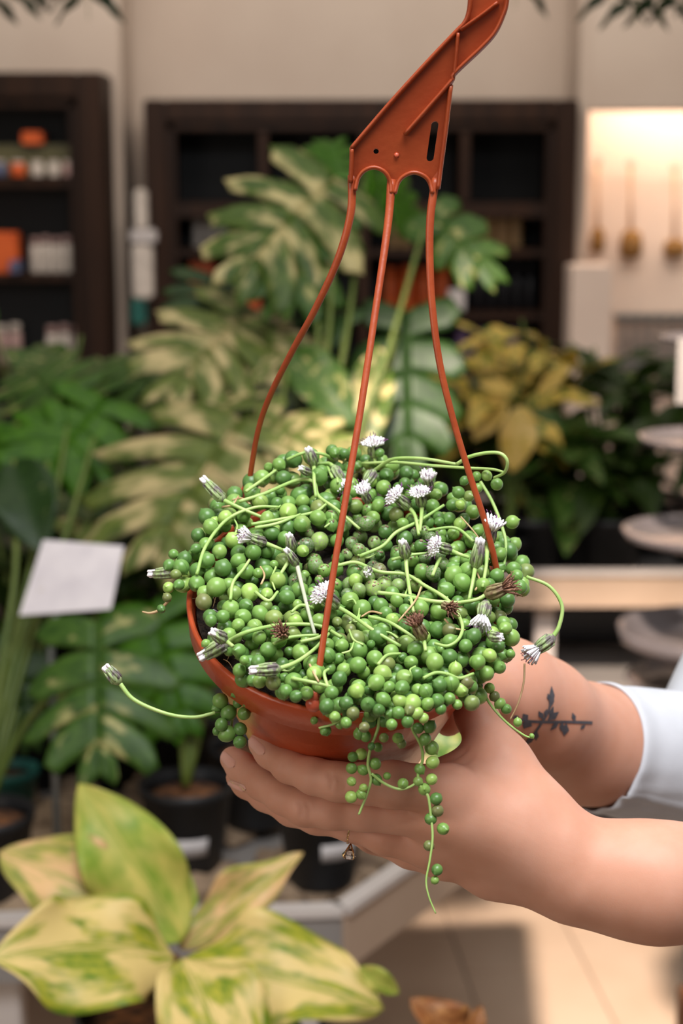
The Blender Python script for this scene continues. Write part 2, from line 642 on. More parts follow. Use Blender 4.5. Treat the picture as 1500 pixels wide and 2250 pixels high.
YS = YF + .2          # where shelf goods stand
shel_z = [zy(445, YF), zy(548, YF + .03), zy(688, YF + .03), zy(815, YF + .03)]
cabinet('display_cabinet', cx0, cx1, zt, YF, YW, .07,
        'wide dark wood display cabinet behind the variegated plants',
        [(PY(578, 400, YF).x, shel_z[0], zt - .1, .03), (PY(1022, 400, YF).x, shel_z[0], zt - .1, .03), (PY(800, 400, YF).x, .1, zt - .1, .03)],
        [(shel_z[0], .05), (shel_z[1], .025), (shel_z[2], .025), (shel_z[3], .025), (.7, .025), (.4, .025)])
YL = 5.45
lx1 = PY(229, 400, YL).x
lz_t = PY(100, 158, YL).z
l_sh = [PY(100, 388, YL + .03).z, PY(100, 602, YL + .03).z, PY(100, 805, YL + .03).z]
cabinet('display_cabinet', lx1 - 1.1, lx1, lz_t, YL, 5.70, .08,
        'tall dark wood cabinet with jars at the far left', [],
        [(l_sh[0], .035), (l_sh[1], .025), (l_sh[2], .025), (.6, .025)])


def jar(x, y, z, r, h, mat, label, group, lidmat=None):
    j = empty('jar', (x, y, z))
    tag(j, label, 'jar', group)
    obj('jar_body', lathe([(r * .92, 0), (r, h * .05), (r, h * .72), (r * .8, h * .8)], (x, y, z), seg=14), mat, j)
    obj('lid', lathe([(r * .86, h * .8), (r * .86, h * .98), (r * .8, h)], (x, y, z), seg=14), lidmat or M_bottle, j)
    return j


def pack(x0, x1, y, z, h, mat, label, group=None, name='box'):
    o = obj(name, box((x0, y - .04, z), (x1, y + .04, z + h), .004), mat, None, False)
    tag(o, label, 'box', group)
    return o


def jar_row(pxa, pxb, n, Y, z, hpx, mat, label, group, lid=None):
    xa, xb = PY(pxa, 500, Y).x, PY(pxb, 500, Y).x
    w = (xb - xa) / n
    h = hpx / F * Y
    od = {1: [''], 2: [', left one', ', right one']}.get(n, [', leftmost', ', second from left', ', third from left', ', fourth from left'][:n - 1] + [', rightmost'])
    for i in range(n):
        jar(xa + w * (i + .5), Y, z, w * .46, h * (1 + .04 * (i % 2)), mat, label + od[i], group, lid)


# wide cabinet goods
jar_row(422, 500, 3, YS, shel_z[1], 62, M_iwhite, 'small pale jar on the wide cabinet\'s shelf, far left', 'pale jars in the wide cabinet', M_iwhite)
jar_row(1000, 1148, 5, YS, shel_z[1], 78, M_itan, 'tan glass jar on the wide cabinet\'s shelf at right', 'tan jars in the wide cabinet', M_itan)
jar_row(850, 905, 2, YS, shel_z[1], 70, M_itan, 'tan glass jar at the middle of the wide cabinet', 'tan jars at the cabinet middle', M_itan)
jar_row(838, 992, 4, YS, shel_z[2], 92, M_iorange, 'orange canister in the wide cabinet behind the hanger', 'orange canisters in the wide cabinet', M_iorange)
pack(PY(418, 600, YS).x, PY(472, 600, YS).x, YS, shel_z[2], .165, M_iorange, 'orange carton at the left of the wide cabinet')
pack(PY(518, 600, YS).x, PY(572, 600, YS).x, YS, shel_z[2], .155, M_iorange, 'orange carton just right of the other orange carton')
pack(PY(985, 600, YS - .1).x, PY(1020, 600, YS - .1).x, YS - .1, shel_z[2] + .003, .07, M_label, 'small white price box beside the orange canisters')
jar_row(1000, 1150, 4, YS, shel_z[3], 80, M_ililac, 'lilac jar low in the wide cabinet at right', 'lilac jars low in the wide cabinet', M_ililac)
jar_row(1040, 1180, 5, YS, shel_z[2], 95, M_bottle, 'dark bottle above the lilac jars', 'dark bottles in the wide cabinet')
# left cabinet goods
YJ = YL + .09
jar_row(64, 180, 5, YJ, l_sh[1], 76, M_iwhite, 'pale jar on the middle shelf of the left cabinet', 'pale jars in the left cabinet', M_ipink)
pack(PY(-30, 500, YJ).x, PY(40, 500, YJ).x, YJ, l_sh[1], .13, M_iorange, 'large orange box beside the pale jars at the far left')
pack(PY(18, 500, YJ - .07).x, PY(40, 500, YJ - .07).x, YJ - .07 + .03, l_sh[1] + .003, .04, M_iblue, 'little blue box in front of the large orange box')
pack(PY(-40, 500, YJ).x, PY(165, 500, YJ).x, YJ + .06, l_sh[0], .10, M_igreen, 'long olive box at the back of the top shelf')
pack(PY(55, 500, YJ).x, PY(100, 500, YJ).x, YJ + .03, l_sh[0] + .10, .04, M_iorange, 'orange packet lying on the long olive box')
for k, (a, b, m, nm) in enumerate(((-10, 20, M_iblue, 'blue-grey'), (26, 62, M_iorange, 'orange-red'), (70, 102, M_iwhite, 'white'), (108, 136, M_iwhite, 'cream'), (140, 164, M_ipink, 'pink'))):
    jar_row(a, b, 1, YJ - .05, l_sh[0], 34, m, '%s little tub at the front of the left cabinet\'s top shelf' % nm, 'little tubs on the top shelf', M_iwhite)
jar_row(-20, 40, 2, YJ, l_sh[2], 86, M_ipink, 'tall pinkish jar low in the left cabinet, at the frame edge', 'tall pink jars in the left cabinet', M_iwhite)
jar_row(92, 178, 3, YJ, l_sh[2], 84, M_iwhite, 'tall pale jar low in the left cabinet, right group', 'tall pale jars in the left cabinet', M_ipink)

# white stacked holders on the narrow wall between the cabinets
YH = 5.58
hx = PY(312, 500, YH).x
hold = empty('wall_dispenser', (hx, YH, PY(312, 655, YH).z))
tag(hold, 'white stacked wall dispenser between the two dark cabinets', 'dispenser')
for a, b, y0, y1, m in ((297, 325, 415, 505, M_iwhite), (288, 345, 503, 535, M_label), (292, 338, 537, 655, M_iwhite), (290, 322, 655, 712, M_teal)):
    pa, pb = PY(a, y0, YH), PY(b, y1, YH)
    obj('holder_box', box((pa.x, YH - .04, pb.z), (pb.x, YH + .035, pa.z), .008), m, hold, False)

# niche: hanging brushes, a rail with dark slats, white plinth
for px, top, l0, l1, w, lab in ((1312, 355, 500, 555, 16, 'round brush hanging leftmost in the bright niche'),
                               (1385, 360, 505, 568, 25, 'wide brush hanging in the middle of the niche'),
                               (1482, 368, 525, 566, 26, 'flat brush hanging at the right of the niche')):
    yb = YW - .05
    pt, pm, pb = PY(px, top, yb), PY(px, l0, yb), PY(px, l1, yb)
    w = w / F * yb
    b = empty('hanging_brush', pb)
    tag(b, lab, 'brush', 'hanging brushes in the niche')
    obj('handle', tube([pt, (pt + pm) / 2, pm + Vector((0, 0, -.01))], [.006, .004, .008], 8), M_wood, b)
    obj('hook', lathe([(.012, -.003), (.015, 0), (.012, .003), (.009, 0)], pt, (0, 1, 0), 14, closed=True), M_metal, b)
    obj('bristles', lathe([(w * .5, 0), (w * .95, .012), (w, (pm.z - pb.z) * .5), (w * .8, (pm.z - pb.z) * .9), (w * .3, (pm.z - pb.z))], pb, seg=16), M_brush, b)
yb = YW - .1
p0 = PY(1350, 690, yb)
p1 = PY(1350, 812, yb)
rk = empty('slat_rack', (p0.x + .25, yb, p1.z))
tag(rk, 'dark slatted rack along the bottom of the bright niche', 'rack')
obj('rail', box((p0.x, yb - .02, p0.z - .02), (p0.x + .55, yb + .06, p0.z), .003), M_metal, rk, False)
obj('rail', box((p0.x, yb - .02, p1.z), (p0.x + .55, yb + .06, p1.z + .03), .003), M_metal, rk, False)
for i in range(13):
    xx = p0.x + .02 + i * .042
    obj('slat', box((xx, yb, p1.z + .03), (xx + .026, yb + .015, p0.z - .02), .002), M_bench, rk, False)
yp = 5.45
pa, pb = PY(1257, 585, yp), PY(1346, 585, yp)
struct(obj('wall_plinth', box((pa.x, yp, 0), (pb.x, yp + .22, pa.z), .004), M_nichew, smooth=False))

# ================================================================== benches
ZB = .724


def bench(name, label, poly, ztop, fh, lips, legs, mats):
    """a tray bench: poly in xy (counter-clockwise), fascia height fh"""
    cxy = np.mean(np.array(poly), 0)
    b = empty(name, (cxy[0], cxy[1], 0))
    tag(b, label, 'bench')
    obj('tray_floor', prism([(x, y) for x, y in poly], ztop - fh, ztop - .04), M_bench, b, False)
    n = len(poly)
    for i in range(n):
        p, q = poly[i], poly[(i + 1) % n]
        m = mats[i] if i < len(mats) else M_bench
        obj('fascia', obb(p, q, .012, ztop - fh, ztop - .01), m, b, False)
        obj('lip', obb(p, q, .026, ztop - .01, ztop), lips, b, False)
    for (x, y) in legs:
        obj('leg', box((x - .02, y - .02, 0), (x + .02, y + .02, ztop - fh), .003), M_benchlip, b, False)
    return b


c0 = PZ(750, 1990, ZB)
c1 = PZ(0, 2012, ZB)
c2 = PZ(912, 1879, ZB)
dl = (c1 - c0).normalized()
ds = (c2 - c0).normalized()
A = c0 + dl * 1.7
Bq = c0 + ds * .46
bench('plant_bench', 'grey tray bench with pale lip under the black potted plants',
      [(A.x, A.y), (c0.x, c0.y), (Bq.x, Bq.y), (Bq.x + .03, Bq.y + .5), (A.x, A.y + .85)], ZB, .085, M_benchlip,
      [(c0.x - .05, c0.y + .05), (c0.x - .42, c0.y + .02), (A.x + .1, A.y + .1), (c0.x - .30, c0.y + .52), (A.x + .1, A.y + .65)],
      [M_bench, M_benchside, M_benchside, M_bench, M_bench])
# stones in the tray
st_parts = []
bm = bmesh.new()
bmesh.ops.create_icosphere(bm, subdivisions=1, radius=1)
sv0, sf0 = from_bm(bm)
for i in range(520):
    u, v = rng.random(), rng.random()
    x = A.x + .05 + u * (Bq.x - .12 - A.x)
    y0 = c0.y + .03 + max(0, (x - c0.x)) * (ds.y / ds.x) - max(0, c0.x - x) * .065
    y = y0 + .03 + v * (c0.y + .62 - y0)
    s = .016 + .02 * rng.random()
    rz = rng.random() * 6.28
    sc = (s * (1 + .6 * rng.random()), s, s * .6)
    R = Matrix.Rotation(rz, 3, 'Z')
    st_parts.append(([R @ Vector((p.x * sc[0] * (1 + .15 * rng.random()), p.y * sc[1] * (1 + .15 * rng.random()), p.z * sc[2])) + Vector((x, y, ZB - .03)) for p in sv0], sf0))
o = obj('gravel', join(*st_parts), M_stone, None, False)
tag(o, 'brown and beige stones filling the tray bench', 'stones', kind='stuff')

# second bench, further back at the right
Z2 = .84
q0 = PZ(1150, 1252, Z2)
q1 = PZ(1560, 1262, Z2)
bx1 = q1.x + 1.0
bench('plant_bench', 'beige bench at the right carrying the leafy green bushes',
      [(q0.x - 1.5, q0.y), (bx1, q0.y), (bx1, q0.y + .8), (q0.x - 1.5, q0.y + .8)], Z2, .075, M_benchlip,
      [(q0.x + 1.0, q0.y + .03), (q0.x - 1.4, q0.y + .03), (bx1 - .05, q0.y + .7), (q0.x - 1.4, q0.y + .7)],
      [M_benchside, M_benchside, M_bench, M_bench])
zr = PY(1300, 1430, q0.y + .3).z
sh2 = obj('lower_shelf', box((q0.x - 1.4, q0.y + .05, zr - .02), (bx1 - .03, q0.y + .75, zr), .003), M_bench, bpy.data.objects['plant_bench.001'], False)
ux = PY(1205, 1400, q0.y).x
obj('upright', box((ux - .02, q0.y + .06, zr), (ux + .02, q0.y + .10, Z2 - .075), .003), M_benchlip, bpy.data.objects['plant_bench.001'], False)
# dark crate block below the bench
tag(obj('storage_crate', box((q0.x + .12, q0.y + .35, 0), (q0.x + .7, q0.y + .72, zr - .05), .01), M_bottle, None, False),
    'dark storage crate under the bench at the right', 'crate')
tag(obj('storage_crate', box((q0.x - .5, q0.y + .35, zr + .001), (q0.x + .6, q0.y + .72, zr + .12), .01), M_bottle, None, False),
    'long dark crate on the lower shelf of the right bench', 'crate')

# tiered round tray stand at the right edge
ds_ = 2.55
tx0 = P(1556, 1180, ds_)
ts = empty('tiered_stand', (tx0.x, tx0.y, 0))
tag(ts, 'tiered stand with round glossy trays at the right edge', 'stand')
zt_ = P(1556, 735, ds_).z
obj('pole', tube([(tx0.x, tx0.y, 0), (tx0.x, tx0.y, zt_)], .010, 10), M_metal, ts)
obj('base', lathe([(.16, 0), (.16, .012), (.03, .03), (.012, .06)], (tx0.x, tx0.y, 0), seg=28), M_metal, ts)
for (py, rpx, hh) in ((745, 105, 16), (968, 152, 24), (1178, 190, 34), (1405, 202, 70), (1500, 186, 24)):
    c = PY(1556, py, tx0.y)
    r = rpx / F * ds_
    h = hh / F * ds_
    obj('tray', lathe([(.012, -h * .5), (r * .7, -h * .5), (r * .95, -h * .1), (r, h * .4), (r * .97, h * .4), (r * .9, 0), (r * .66, -h * .3), (.012, -h * .3)],
                      (c.x, c.y, c.z), seg=36), M_traymetal, ts)
pl = PY(1485, 800, tx0.y)
obj('price_card', box((pl.x - .012, pl.y - .07, pl.z - .05), (pl.x + .05, pl.y - .067, pl.z + .045), .0005), M_bench, ts, False)

# ================================================================== leaves
def sstep(a, b, x):
    t = min(1, max(0, (x - a) / (b - a)))
    return t * t * (3 - 2 * t)


def monstera(L, W, n=5, slit=.75, s0=.38, droop=.18, cup=.12, seed=0, heart=.18):
    """split leaf along +Y with base at 0; lists of verts, faces, uvs"""
    R = random.Random(seed)
    V, Q, UV = [], [], []
    ns, nq = 8, 5

    def place(x, y):
        yy = y / L
        z = -droop * L * max(0, yy) ** 2 - cup * (abs(x) ** 2) / W * 2 + .03 * L * (1 - abs(x) / W)
        return (x, y * (1 - .12 * droop * max(0, yy)), z)
    for sd in (-1, 1):
        tb = [(i + (.3 * (R.random() - .5) if 0 < i < n else 0)) / n for i in range(n + 1)]
        for i in range(n):
            t0, t1 = tb[i], tb[i + 1]
            tm = (t0 + t1) / 2
            w = W * .5 * (math.sin(math.pi * min(1, (tm * .86 + .14)) ** .75)) ** .6 * (1 + .22 * (R.random() - .5))
            if i == n - 1:
                w *= .8
            sweep = .10 + .75 * tm
            back = heart if i == 0 else (heart * .35 if i == 1 else 0)
            base = len(V)
            dz = .12 * L * (R.random() - .5)
            for a in range(ns + 1):
                s = a / ns
                nar = 1 - slit * sstep(s0, s0 + .3, s) * .24
                tipw = math.sqrt(max(0, 1 - max(0, (s - .72) / .28) ** 2.2)) if s > .72 else 1
                nar *= max(.12, tipw)
                for b in range(nq + 1):
                    q = b / nq
                    qq = .5 + (q - .5) * nar
                    t = t0 + (t1 - t0) * qq
                    fan = (1 + .35 * s)
                    y = L * (tm + (t - tm) * fan) + sweep * w * s * (.45 + .55 * s) - back * L * s * (1.2 - .4 * s)
                    x = sd * (w * s * (1 - .06 * (2 * q - 1) ** 2) + .004 * L)
                    x *= 1 - .25 * max(0, y / L - .85) * 3 if y > .85 * L else 1
                    p = place(x, y)
                    zz = p[2] + dz * s * s - .015 * L * s * (2 * q - 1) ** 2
                    V.append((p[0], p[1], zz))
                    UV.append((s * 1.0 + (5 if sd > 0 else 0), t))
            for a in range(ns):
                for b in range(nq):
                    i0 = base + a * (nq + 1) + b
                    f = (i0, i0 + 1, i0 + nq + 2, i0 + nq + 1)
                    Q.append(f if sd < 0 else f[::-1])
    # midrib
    m = len(V)
    for k in range(9):
        t = k / 8 * .97
        p = place(0, t * L)
        w = .012 * L * (1.05 - t)
        for dx, dzz in ((-w, 0), (0, w * .9), (w, 0)):
            V.append((dx, p[1], p[2] + dzz))
            UV.append((0, t))
    for k in range(8):
        a = m + 3 * k
        Q.append((a, a + 1, a + 4, a + 3))
        Q.append((a + 1, a + 2, a + 5, a + 4))
    return V, Q, UV


def blade(L, W, droop=.25, fold=.25, wave=.05, seed=0, nl=18, nw=8, peak=.45, twist=0., sharp=.8):
    """simple pointed leaf along +Y"""
    R = random.Random(seed)
    ph = R.random() * 6
    V, Q, UV = [], [], []
    for i in range(nl + 1):
        t = i / nl
        tt = t ** (math.log(.5) / math.log(peak))
        w = W / 2 * max(.012, math.sin(math.pi * tt) ** sharp)
        ang = droop * 2.0 * t
        y = L * (math.sin(ang) / (droop * 2.0)) if droop > .001 else L * t
        z0 = -L * ((1 - math.cos(ang)) / (droop * 2.0)) if droop > .001 else 0
        for j in range(nw + 1):
            s = 2 * j / nw - 1
            x = w * s
            z = fold * w * abs(s) + wave * L * math.sin(t * 11 + ph + (2 if s > 0 else 0)) * abs(s) ** 2 * (w / (W / 2))
            ca, sa = math.cos(twist * t), math.sin(twist * t)
            V.append((x * ca - z * sa, y, z0 + z * ca + x * sa))
            UV.append((abs(s) + (4 if s > 0 else 0), t))
    for i in range(nl):
        for j in range(nw):
            a = i * (nw + 1) + j
            Q.append((a, a + 1, a + nw + 2, a + nw + 1))
    return V, Q, UV


def leaf_mesh(name, g, mat, thick=True):
    V, Q, UV = g
    me = mesh_from(name, V, Q, mat, True)
    uvl = me.uv_layers.new(name='UVMap')
    li = np.empty(len(me.loops), dtype=np.int32)
    me.loops.foreach_get('vertex_index', li)
    uvl.data.foreach_set('uv', np.array(UV, dtype=np.float32)[li].ravel())
    return me


def leaf_at(name, me, Bp, Tp, nh, parent, scale=1.0):
    Bp, Tp = Vector(Bp), Vector(Tp)
    y = (Tp - Bp).normalized()
    nh = Vector(nh)
    z = (nh - y * nh.dot(y)).normalized()
    x = y.cross(z)
    o = bpy.data.objects.new(name, me)
    link(o, Bp, parent)
    M3 = Matrix((x, y, z)).transposed()
    o.rotation_euler = M3.to_euler()
    o.scale = (scale,) * 3
    if thick_mod:
        md = o.modifiers.new('thickness', 'SOLIDIFY')
        md.thickness = .0007
    return o


thick_mod = True
TOCAM = -FWD


def pot_thing(name, c, r, h, mat, label, cat='plant pot', lab=None):
    """nursery pot with rim and soil; c = centre of its underside"""
    p = empty(name, c)
    tag(p, label, cat)
    obj('pot_wall', lathe([(r * .72, 0), (r * .74, .004), (r * .96, h * .88), (r, h * .88), (r * 1.02, h), (r * .96, h), (r * .93, h * .86), (r * .7, .01)], c, seg=36), mat, p)
    obj('soil', lathe([(.001, h * .86), (r * .5, h * .87), (r * .92, h * .84)], c, seg=24), M_soil_b, p)
    if lab:
        a0, a1, z0, z1 = lab
        V, Q = [], []
        for k in range(9):
            a = a0 + (a1 - a0) * k / 8
            for z in (z0, z1):
                rr = r * (.74 + .22 * z / (h * .88)) + .0012
                V.append(Vector(c) + Vector((math.cos(a) * rr, math.sin(a) * rr, z)))
        for k in range(8):
            Q.append((2 * k, 2 * k + 2, 2 * k + 3, 2 * k + 1))
        o = obj('pot_label', (V, Q), M_label, p)
        md = o.modifiers.new('thickness', 'SOLIDIFY')
        md.thickness = .0006
        md.offset = 1
    return p


ZG = ZB - .018     # top of the stones
# three black pots on the bench
def onbench(px, py_bottom):
    return PZ(px, py_bottom, ZG)


pc1 = onbench(412, 1898)
pc2 = onbench(705, 1932)
pc3 = onbench(-25, 1960)
pot_thing('nursery_pot', pc1, .062, .115, M_blackpot, 'black nursery pot with white label under the split-leaf plant', lab=(-1.75, -.95, .03, .054))
pot_thing('nursery_pot', pc2, .058, .10, M_blackpot, 'black nursery pot with white label nearest the bench corner', lab=(-1.55, -.65, .045, .068))
pot_thing('nursery_pot', pc3, .062, .11, M_blackpot, 'black nursery pot cut by the left edge of the frame')
pc4 = PZ(560, 1800, ZG)
pot_thing('nursery_pot', pc4, .065, .115, M_blackpot, 'black nursery pot behind the fingers, between the labelled pots')
tl = PZ(25, 1775, ZG)
tp = empty('teal_pot', tl)
tag(tp, 'small teal plastic pot on the stones at the left edge', 'plant pot')
obj('pot_wall', lathe([(.03, 0), (.04, .05), (.043, .05), (.043, .062), (.038, .062), (.028, .006)], tl, seg=24), M_teal, tp)
obj('soil', lathe([(.001, .05), (.037, .048)], tl, seg=20), M_soil_b, tp)


def plant(name, label, root, leaves, cat='plant', stalk=None):
    """leaves: (base px,py,d, tip px,py,d, width ratio, material, kind, normal mix, opts)"""
    root = Vector(root)
    p = empty(name, root)
    tag(p, label, cat)
    crown = root + Vector((0, 0, .01))
    for i, lf in enumerate(leaves):
        (bx, by, bd), (tx_, ty, td_), wr, mat, kind, nu = lf[:6]
        opt = dict(lf[6]) if len(lf) > 6 else {}
        petiole = opt.pop('petiole', True)
        bow = opt.pop('bow', .12)
        Bp, Tp = P(bx, by, bd), P(tx_, ty, td_)
        L = (Tp - Bp).length
        if kind == 'm':
            g = monstera(L, L * wr, seed=i * 7 + len(label), **opt)
        else:
            g = blade(L, L * wr, seed=i * 5 + len(label), **opt)
        me = leaf_mesh('leaf', g, mat)
        nh = TOCAM * (1 - nu) + Vector((0, 0, 1)) * nu
        lo = leaf_at('leaf', me, Bp, Tp, nh, p)
        if petiole:
            mid = crown.lerp(Bp, .55) + Vector((0, 0, bow * (Bp - crown).length)) - (Bp - crown).cross(Vector((0, 1, 0))) * .05
            pts = catmull([crown, crown.lerp(mid, .5) + Vector((0, 0, .02)), mid, Bp], 5)
            obj('petiole', tube(pts, [.006, .0045, .0035], 7), stalk or M_stalk, p)
    return p


V_, G_, D_, PL_, MI_ = L_monstera, L_mongreen, L_mondark, L_monpale, L_mid
r4 = pc4 + Vector((0, 0, .10))
plant('split_leaf_plant', 'tall split-leaf plant with cream leaves behind the hanger', r4, [
    ((735, 400, 2.62), (520, 560, 2.48), 1.05, V_, 'm', .30, dict(slit=.8, droop=.3)),
    ((700, 470, 2.60), (610, 665, 2.50), .95, MI_, 'm', .35, dict(slit=.5)),
    ((735, 395, 2.66), (700, 285, 2.74), .80, G_, 'm', .2, dict(slit=.6)),
    ((800, 395, 2.66), (945, 470, 2.74), .9, G_, 'm', .3, dict(slit=.5)),
    ((940, 470, 2.62), (1090, 600, 2.55), .72, MI_, 'm', .25, dict(slit=.25, n=4)),
    ((890, 690, 2.6), (900, 1010, 2.5), .72, D_, 'm', .15, dict(slit=.12, n=5, cup=.05)),
    ((760, 720, 2.55), (640, 640, 2.6), .8, D_, 'm', .3, dict(slit=.3)),
    ((830, 760, 2.56), (805, 985, 2.46), .34, V_, 'b', .2, dict(droop=.2)),
    ((880, 1600, 2.4), (1090, 1650, 2.36), .5, L_mid, 'b', .3, dict(droop=.2)),
], 'plant')
r1 = pc1 + Vector((0, 0, .10))
plant('split_leaf_plant', 'broad cream-streaked split-leaf plant in the labelled black pot left of the fingers', r1, [
    ((560, 690, 2.62), (370, 800, 2.45), 1.15, PL_, 'm', .45, dict(slit=.75, droop=.3)),
    ((545, 700, 2.64), (640, 790, 2.5), 1.0, PL_, 'm', .4, dict(slit=.7)),
    ((530, 930, 2.42), (330, 1170, 2.22), 1.15, PL_, 'm', .45, dict(slit=.7, droop=.25)),
    ((560, 920, 2.44), (770, 985, 2.35), .8, PL_, 'm', .5, dict(slit=.7)),
    ((510, 905, 2.46), (475, 830, 2.55), 1.3, PL_, 'm', .3, dict(slit=.7)),
    ((470, 610, 2.7), (420, 720, 2.62), 1.2, D_, 'm', .3, dict(slit=.2)),
    ((640, 770, 2.52), (770, 900, 2.42), .5, MI_, 'b', .3, dict(droop=.3)),
    ((330, 1330, 2.28), (410, 1600, 2.2), .9, G_, 'm', .3, dict(slit=.75, n=5)),
    ((480, 1130, 2.36), (560, 1330, 2.3), .8, D_, 'm', .4, dict(slit=.4)),
])
r3 = pc3 + Vector((0, 0, .10))
plant('split_leaf_plant', 'split-leaf plant with drooping streaked leaf below the sign card', r3, [
    ((215, 1370, 2.06), (215, 1700, 1.98), 1.05, MI_, 'm', .2, dict(slit=.8, n=5, droop=.1)),
    ((230, 880, 2.5), (90, 1030, 2.36), 1.1, G_, 'm', .3, dict(slit=.75)),
    ((120, 880, 2.5), (40, 780, 2.6), 1.2, MI_, 'm', .3, dict(slit=.5)),
    ((150, 930, 2.45), (-30, 1010, 2.4), 1.0, G_, 'm', .4, dict(slit=.6)),
    ((100, 1150, 2.35), (330, 1235, 2.45), .42, PL_, 'b', .65, dict(droop=.4)),
    ((30, 1010, 2.3), (80, 1180, 2.2), .6, D_, 'b', .3, dict(droop=.3)),
    ((330, 850, 2.66), (240, 760, 2.75), 1.1, MI_, 'm', .45, dict(slit=.5)),
    ((20, 1400, 2.25), (60, 1640, 2.2), .7, D_, 'm', .2, dict(slit=.4)),
])
# darker shrubs further back on the left, filling behind the bench
def bush(name, label, c, h, spread, nleaf, mat, L, wr, seed, cat='plant', up=.5, pot=True, droop=.3, zlow=0.):
    R = random.Random(seed)
    c = Vector(c)
    p = empty(name, c)
    tag(p, label, cat)
    mes = [leaf_mesh('leaf', blade(L * (.8 + .4 * k / 3), L * wr, droop=droop, seed=seed + k, nl=10, nw=4), mat) for k in range(4)]
    if pot:
        r = .07
        obj('pot', lathe([(r * .75, 0), (r, .11), (r * 1.05, .11), (r * 1.05, .125), (r * .95, .125), (r * .7, .01)], c, seg=24), M_blackpot, p)
        obj('soil', lathe([(.001, .112), (r * .96, .11)], c, seg=18), M_soil_b, p)
    top = c + Vector((0, 0, .11 if pot else 0))
    stems = []
    for k in range(5):
        a = R.random() * 6.28
        e = top + Vector((math.cos(a) * spread * .35, math.sin(a) * spread * .35, h * (.6 + .35 * R.random())))
        pts = catmull([top, top.lerp(e, .5) + Vector((0, 0, .05)), e], 5)
        stems.append(pts)
        obj('stem', tube(pts, [.006, .003], 6), M_stalk, p)
    for k in range(nleaf):
        s = stems[k % 5]
        t = (.25 + .75 * R.random())
        b = Vector(s[min(len(s) - 1, int(t * (len(s) - 1)))])
        a = R.random() * 6.28
        el = (R.random() * 1.3 - .35) * up * 2
        d = Vector((math.cos(a) * math.cos(el), math.sin(a) * math.cos(el), math.sin(el)))
        leaf_at('leaf', mes[k % 4], b, b + d * .1, Vector((0, -.25, 1)) + Vector((R.random() - .5, R.random() - .5, 0)) * .5, p, .75 + .5 * R.random())
    return p


thick_mod = False
gx = lambda px, d: (px - 750) / F * d
for i, (px, d, z, h, sp, n, m, L, wr, lab) in enumerate((
    (60, 3.0, .70, .62, .25, 30, L_mid, .20, .42, 'leafy green shrub behind the far left split-leaf plant'),
    (250, 3.1, .70, .55, .25, 30, L_bush, .19, .42, 'dark leafy shrub left of the broad split-leaf plant'),
    (480, 3.1, .70, .50, .25, 30, L_bush, .19, .45, 'dark leafy shrub behind the broad split-leaf plant'),
    (700, 3.15, .70, .50, .25, 30, L_bush, .19, .42, 'dark leafy shrub directly behind the hanging pot'),
    (60, 2.62, ZG - .025, .42, .2, 34, L_bush, .17, .45, 'dark leafy shrub on the bench behind the sign card'),
    (230, 2.64, ZG - .025, .34, .2, 34, L_mid, .16, .45, 'green leafy shrub on the bench right of the sign card'),
    (400, 2.6, ZG - .025, .40, .2, 34, L_bush, .17, .45, 'dark leafy shrub on the bench left of the hanging pot'),
)):
    x = gx(px, d)
    y = 3.09 if z > .6999 else 2.52
    bush('leafy_shrub', lab, (x, y, z), h, sp, n, m, L, wr, 40 + i)
# a rear shelf that carries those shrubs
xa, xb_ = gx(-150, 3.05) - .5, gx(760, 3.1)
rs = empty('plant_shelf', ((xa + xb_) / 2, 3.09, 0))
tag(rs, 'grey shelf behind the tray bench carrying the dark shrubs', 'shelf')
obj('shelf_top', box((xa, 2.92, .66), (xb_, 3.26, .70), .004), M_bench, rs, False)
for x in (xa + .05, xb_ - .05):
    for y in (2.96, 3.22):
        obj('leg', box((x - .02, y - .02, 0), (x + .02, y + .02, .66), .003), M_metal, rs, False)
# right bench bushes
for i, (px, dy, h, sp, n, m, L, wr, lab) in enumerate((
    (950, .30, .34, .2, 30, L_bush, .16, .42, 'dark green bush at the left end of the right bench'),
    (1085, .22, .36, .2, 34, L_croton, .17, .36, 'yellow-leaved bush right behind the hanging pot'),
    (1190, .42, .42, .2, 34, L_croton, .16, .30, 'yellow and green narrow-leaved bush left of the white plinth'),
    (1270, .18, .22, .2, 30, L_mid, .17, .42, 'streaked broad-leaved bush below the white plinth'),
    (1330, .42, .36, .2, 34, L_bush, .15, .25, 'green bush right of the white plinth'),
    (1440, .36, .34, .2, 34, L_bush, .16, .26, 'dark green bush behind the tiered stand'),
    (1170, .14, .12, .18, 26, L_bush, .14, .40, 'low dark bush at the front of the right bench'),
    (1340, .14, .12, .18, 26, L_bush, .14, .38, 'low dark bush near the front leg of the right bench'),
    (1540, .25, .34, .2, 26, L_bush, .16, .30, 'dark green bush at the right edge of the frame'),
)):
    y = q0.y + dy
    x = PY(px, 1100, y).x
    bush('leafy_bush', lab, (x, y, Z2 - .04), h, sp, n, m, L, wr, 70 + i)
